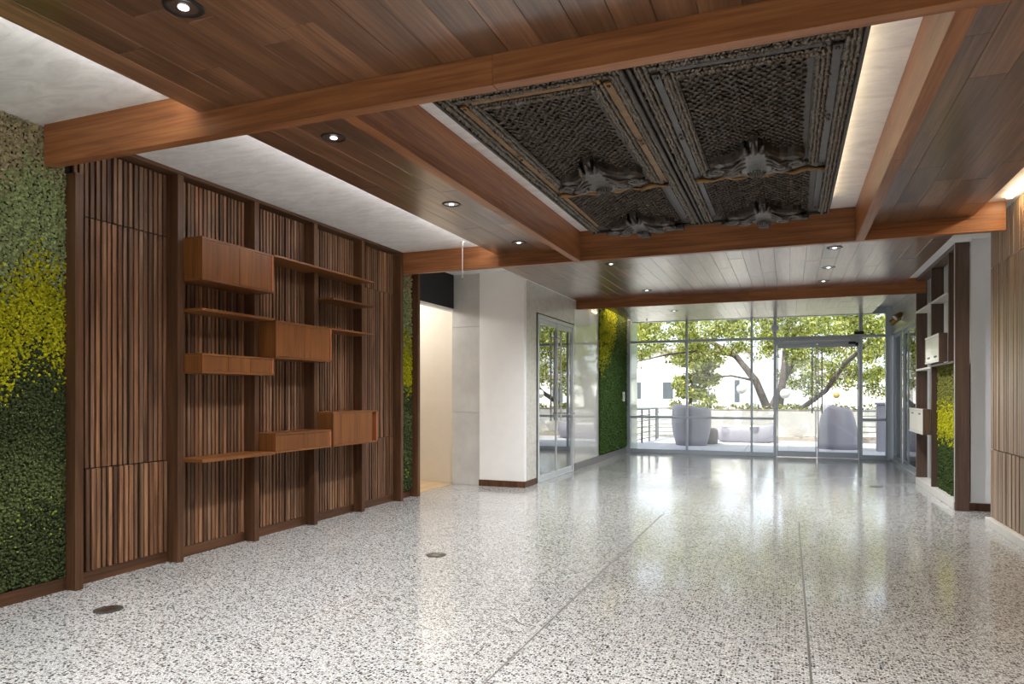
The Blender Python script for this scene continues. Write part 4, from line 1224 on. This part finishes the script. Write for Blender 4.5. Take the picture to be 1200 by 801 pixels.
LEAF_A, LEAF_B, LEAF_C = c3(166, 172, 78), c3(100, 116, 56), c3(220, 218, 150)
def foliage(name, parent, blobs, n, size, seed, cols=(LEAF_A, LEAF_B, LEAF_C), clump=0.0):
    g = np.random.default_rng(seed)
    if clump:                                   # leaves sit in sprays with open air between them
        sub = []
        for b in blobs:
            k = max(3, int(7.5 * b[3] * b[4] * b[5] / (clump * 2.2) ** 3 * 0.75))
            for _ in range(k):
                d = g.normal(0, 1, 3); d /= np.linalg.norm(d); r = g.uniform(0, 1) ** .45
                rr = clump * g.uniform(.6, 1.4)
                sub.append((b[0] + d[0] * b[3] * r, b[1] + d[1] * b[4] * r, b[2] + d[2] * b[5] * r, rr * 1.25, rr * 1.25, rr * .8))
        blobs = sub
    w = np.array([b[3] * b[4] * b[5] for b in blobs]); w = w / w.sum()
    idx = g.choice(len(blobs), n, p=w)
    B = np.array(blobs)[idx]
    d = g.normal(0, 1, (n, 3)); d /= np.linalg.norm(d, axis=1)[:, None]
    P = B[:, :3] + d * B[:, 3:6] * (g.uniform(0, 1, n) ** (1 / 2.2))[:, None]
    a = g.normal(0, 1, (n, 3)); a /= np.linalg.norm(a, axis=1)[:, None]
    b_ = np.cross(a, g.normal(0, 1, (n, 3))); b_ /= np.linalg.norm(b_, axis=1)[:, None]
    s = size * g.uniform(.6, 1.3, n)
    k = np.cross(a, b_)
    v0 = P - a * s[:, None]; v2 = P + a * s[:, None]
    v1 = P + b_ * s[:, None] * .45 + k * s[:, None] * .12; v3 = P - b_ * s[:, None] * .45 + k * s[:, None] * .12
    V = np.stack([v0, v1, v2, v3], 1).reshape(-1, 3)
    F_ = np.arange(n * 4).reshape(n, 4)
    t = g.uniform(0, 1, n)
    C_ = np.where((t < .5)[:, None], cols[0][None], np.where((t < .78)[:, None], cols[1][None], cols[2][None])) * g.uniform(.75, 1.2, (n, 1))
    o = np_obj(name, V, F_, 'leaf', parent, np.repeat(np.clip(C_, 0, 1), 4, 0))
    o['kind'] = 'stuff'
    return o
def limb(parent, pts, rad, name='branch'):
    bm = bmesh.new(); tube(bm, pts, rad, 9)
    return mesh_obj_world(name, bm, 'bark', parent, True)

tr = empty('shade_tree', (-0.75, 24.6, -0.2)); tag(tr, 'large spreading tree with several grey trunks behind the garden wall', 'tree')
limb(tr, [(-0.55, 24.5, -.2), (-0.62, 24.4, .8), (-1.0, 24.2, 1.8), (-1.6, 24.0, 2.6), (-2.4, 23.6, 3.1), (-3.6, 23.2, 3.5)], [0.163, 0.136, 0.116, 0.095, 0.068, 0.034], 'trunk')
limb(tr, [(-0.35, 24.6, -.2), (-0.28, 24.6, 1.0), (-0.12, 24.6, 2.2), (-.05, 24.5, 3.4), (.2, 24.3, 4.8)], [0.150, 0.129, 0.116, 0.088, 0.048], 'trunk')
limb(tr, [(-0.95, 24.7, -.2), (-0.55, 24.8, .9), (-0.02, 25.1, 2.1), (.5, 25.2, 3.2), (.9, 25.2, 4.6)], [0.122, 0.102, 0.088, 0.068, 0.034], 'trunk')
limb(tr, [(-0.3, 24.5, .55), (.45, 24.0, .95), (1.05, 23.4, 1.45), (1.55, 22.9, 2.25), (2.2, 22.4, 2.9), (3.4, 22, 3.3)], [0.088, 0.082, 0.075, 0.068, 0.054, 0.027])
limb(tr, [(-1.6, 24.0, 2.6), (-2.4, 22.6, 2.75), (-3.4, 21.2, 2.55), (-4.2, 20.3, 2.3)], [0.054, 0.041, 0.031, 0.014])
limb(tr, [(-.05, 24.5, 3.4), (.8, 22.8, 3.5), (1.6, 21.0, 3.45), (2.4, 19.9, 3.6)], [0.061, 0.048, 0.034, 0.014])
limb(tr, [(-1.0, 24.2, 1.8), (-1.7, 23.2, 1.95), (-2.4, 22.4, 1.85), (-3.0, 21.9, 2.0)], [0.041, 0.031, 0.024, 0.014])
blobs = [(-4.4, 21.6, 3.5, 1.1, 1.2, .7), (-2.9, 21.4, 3.35, 1.1, 1.2, .55), (-1.4, 21.2, 3.3, 1.1, 1.2, .5), (0.1, 21.0, 3.2, 1.1, 1.2, .6), (1.5, 21.0, 3.2, 1.1, 1.2, .65),
         (2.9, 21.2, 3.1, 1.0, 1.2, .8), (-4.9, 23.6, 2.9, 1.0, 1.2, .6), (-1.8, 24.5, 4.4, 2.2, 1.5, .8), (0.8, 24.6, 4.4, 2.2, 1.5, .8), (2.9, 23.6, 2.8, .9, 1.2, 1.0),
         (0.7, 23.4, 2.45, .9, .9, .6), (-0.5, 22.6, 2.75, 1.0, .9, .4), (1.9, 24.0, 2.2, .9, .9, .8), (-3.3, 22.6, 2.75, .9, .9, .35), (-2.0, 22.4, 2.8, .9, .9, .35),
         (0.2, 25.6, 2.2, .8, .6, .6), (2.7, 25.5, 1.9, .9, .7, .8), (0.9, 26.0, 1.9, .8, .7, .6), (0.9, 21.6, 2.75, .5, .4, .3)]
foliage('foliage', tr, blobs, 46000, 0.058, 3, clump=0.24)
foliage('shadow_spray', tr, [(-3.1, 20.0, 3.75, .24, .2, .28), (-2.55, 20.1, 3.55, .2, .2, .22), (-2.0, 20.0, 3.85, .26, .2, .25), (-1.45, 20.1, 3.6, .2, .2, .3), (-1.0, 20.0, 3.95, .22, .2, .2),  # unseen sprays added overhead to cast leaf shadows on the garden wall
    (-0.62, 20.0, 3.7, .16, .2, .3), (-0.2, 20.1, 3.85, .2, .2, .16), (0.1, 20.0, 3.55, .14, .2, .3), (0.9, 20.0, 3.8, .3, .2, .3), (1.6, 20.1, 3.7, .3, .2, .25)], 3600, 0.075, 31)
limb(tr, [(-.05, 24.5, 3.4), (-.8, 22.4, 3.75), (-1.6, 20.6, 3.85), (-3.2, 19.9, 3.8)], [.06, .05, .035, .015])
t2 = empty('small_tree', (-3.3, 25.6, -0.2)); tag(t2, 'small bushy green tree behind the left lounge chair', 'tree')
limb(t2, [(-3.3, 25.6, -.2), (-3.3, 25.6, .9), (-3.2, 25.6, 2.0)], [.09, .07, .04], 'trunk')
foliage('foliage', t2, [(-3.3, 25.6, 1.25, .9, .6, .75), (-3.15, 25.5, 1.9, .85, .6, .8), (-3.0, 25.5, 2.6, .6, .5, .6)], 9000, 0.062, 4, clump=0.24)
for k, (x, y, lab) in enumerate(((6.2, 27.0, 'leafy tree far right beyond the terrace'), (-8.2, 27.5, 'leafy tree far left beyond the railing'), (7.4, 19.0, 'leafy tree outside the sliding side door'))):
    t3 = empty('garden_tree', (x, y, -0.2)); tag(t3, lab, 'tree', 'garden trees')
    limb(t3, [(x, y, -.2), (x + .1, y, 1.2), (x, y, 3.2)], [.16, .13, .06], 'trunk')
    foliage('foliage', t3, [(x, y, 2.6, 1.7, 1.5, 1.2), (x - .7, y - .3, 3.6, 1.4, 1.3, 1.1), (x + .6, y, 1.4, 1.1, 1.0, .8)], 6000, 0.08, 20 + k)
hg = empty('hedge', (0.3, 23.0, 0)); tag(hg, 'low leafy hedge along the top of the garden wall', 'hedge')
foliage('foliage', hg, [(-2.8 + .42 * k, 22.95, .82 + .06 * math.sin(k * 2.1), .34, .22, .24) for k in range(16)], 3600, 0.06, 9)
for k, (x, y, z, r, mt, lab) in enumerate(((-1.98, 20.0, 1.40, .125, 'globe', 'hoop'), (-1.19, 20.0, 1.50, .135, 'globe', 'white paper lantern hanging in front of the tree trunk'),
        (-0.085, 20.0, 1.37, .13, 'globe', 'white paper lantern hanging just behind the left door leaf'), (1.18, 20.3, 1.33, .085, 'globe_y', 'small yellow lantern hanging above the tall lounge chair'))):
    g_ = empty('hanging_lantern', (x, y, z)); tag(g_, lab if k else 'open spiral lantern hanging from a branch before the white house', 'lantern', 'lanterns hanging in the tree')
    bm = bmesh.new()
    if k == 0:
        for q in range(4):
            a = q * math.pi / 4
            tube(bm, [(r * math.cos(t) * math.cos(a), r * math.cos(t) * math.sin(a), r * math.sin(t)) for t in [2 * math.pi * j / 24 for j in range(25)]], .008, 6)
    else:
        bmesh.ops.create_uvsphere(bm, u_segments=24, v_segments=14, radius=r)
    mesh_obj('globe', bm, mt if k else 'rail_metal', g_, (0, 0, 0), True, True)
    bm = bmesh.new()
    if k:
        for q in range(-4, 5):
            zz = r * q / 5; rr = math.sqrt(r * r - zz * zz) + .001
            tube(bm, [(rr * math.cos(t), rr * math.sin(t), zz) for t in [2 * math.pi * j / 24 for j in range(25)]], .002, 4)
        mesh_obj('wire_rib', bm, 'rail_metal', g_, (0, 0, 0), False, True)
        bm = bmesh.new()
    cyl(bm, (0, 0, r), (0, 0, r + (1.0 if k != 3 else .6)), .004, seg=6)
    mesh_obj('cord', bm, 'rail_metal', g_, (0, 0, 0), False, True)

def house(label, x0, x1, y, h, wins, depth=6.0):
    o = empty('far_house', ((x0 + x1) / 2, y, -0.2)); tag(o, label, 'house', 'white houses beyond the garden')
    box('wall', (x0, x1), (y, y + depth), (-0.2, h), 'facade', o)
    box('roof_edge', (x0 - .2, x1 + .2), (y - .2, y + depth), (h + .001, h + .18), 'kerb', o)
    for (a, b_, z0, z1) in wins:
        f = box('window', (a, b_), (y - .06, y - 0.001), (z0, z1), 'alu_white', o)
        box('pane', (a + .08, b_ - .08), (y - .075, y - .061), (z0 + .08, z1 - .08), 'dark_pane', f)
house('white house with dark windows far behind the small tree', -15, -2.4, 44, 4.0, [(-9.4, -8.6, 1.0, 2.2), (-7.4, -6.6, 1.0, 2.2), (-5.6, -5.15, .8, 2.3), (-3.1, -2.65, .8, 2.3)])
house('low white house far behind the entrance door', 1.2, 9.5, 40, 2.35, [(3.3, 4.0, 2.0, 2.3), (5.4, 6.2, .8, 1.9)])
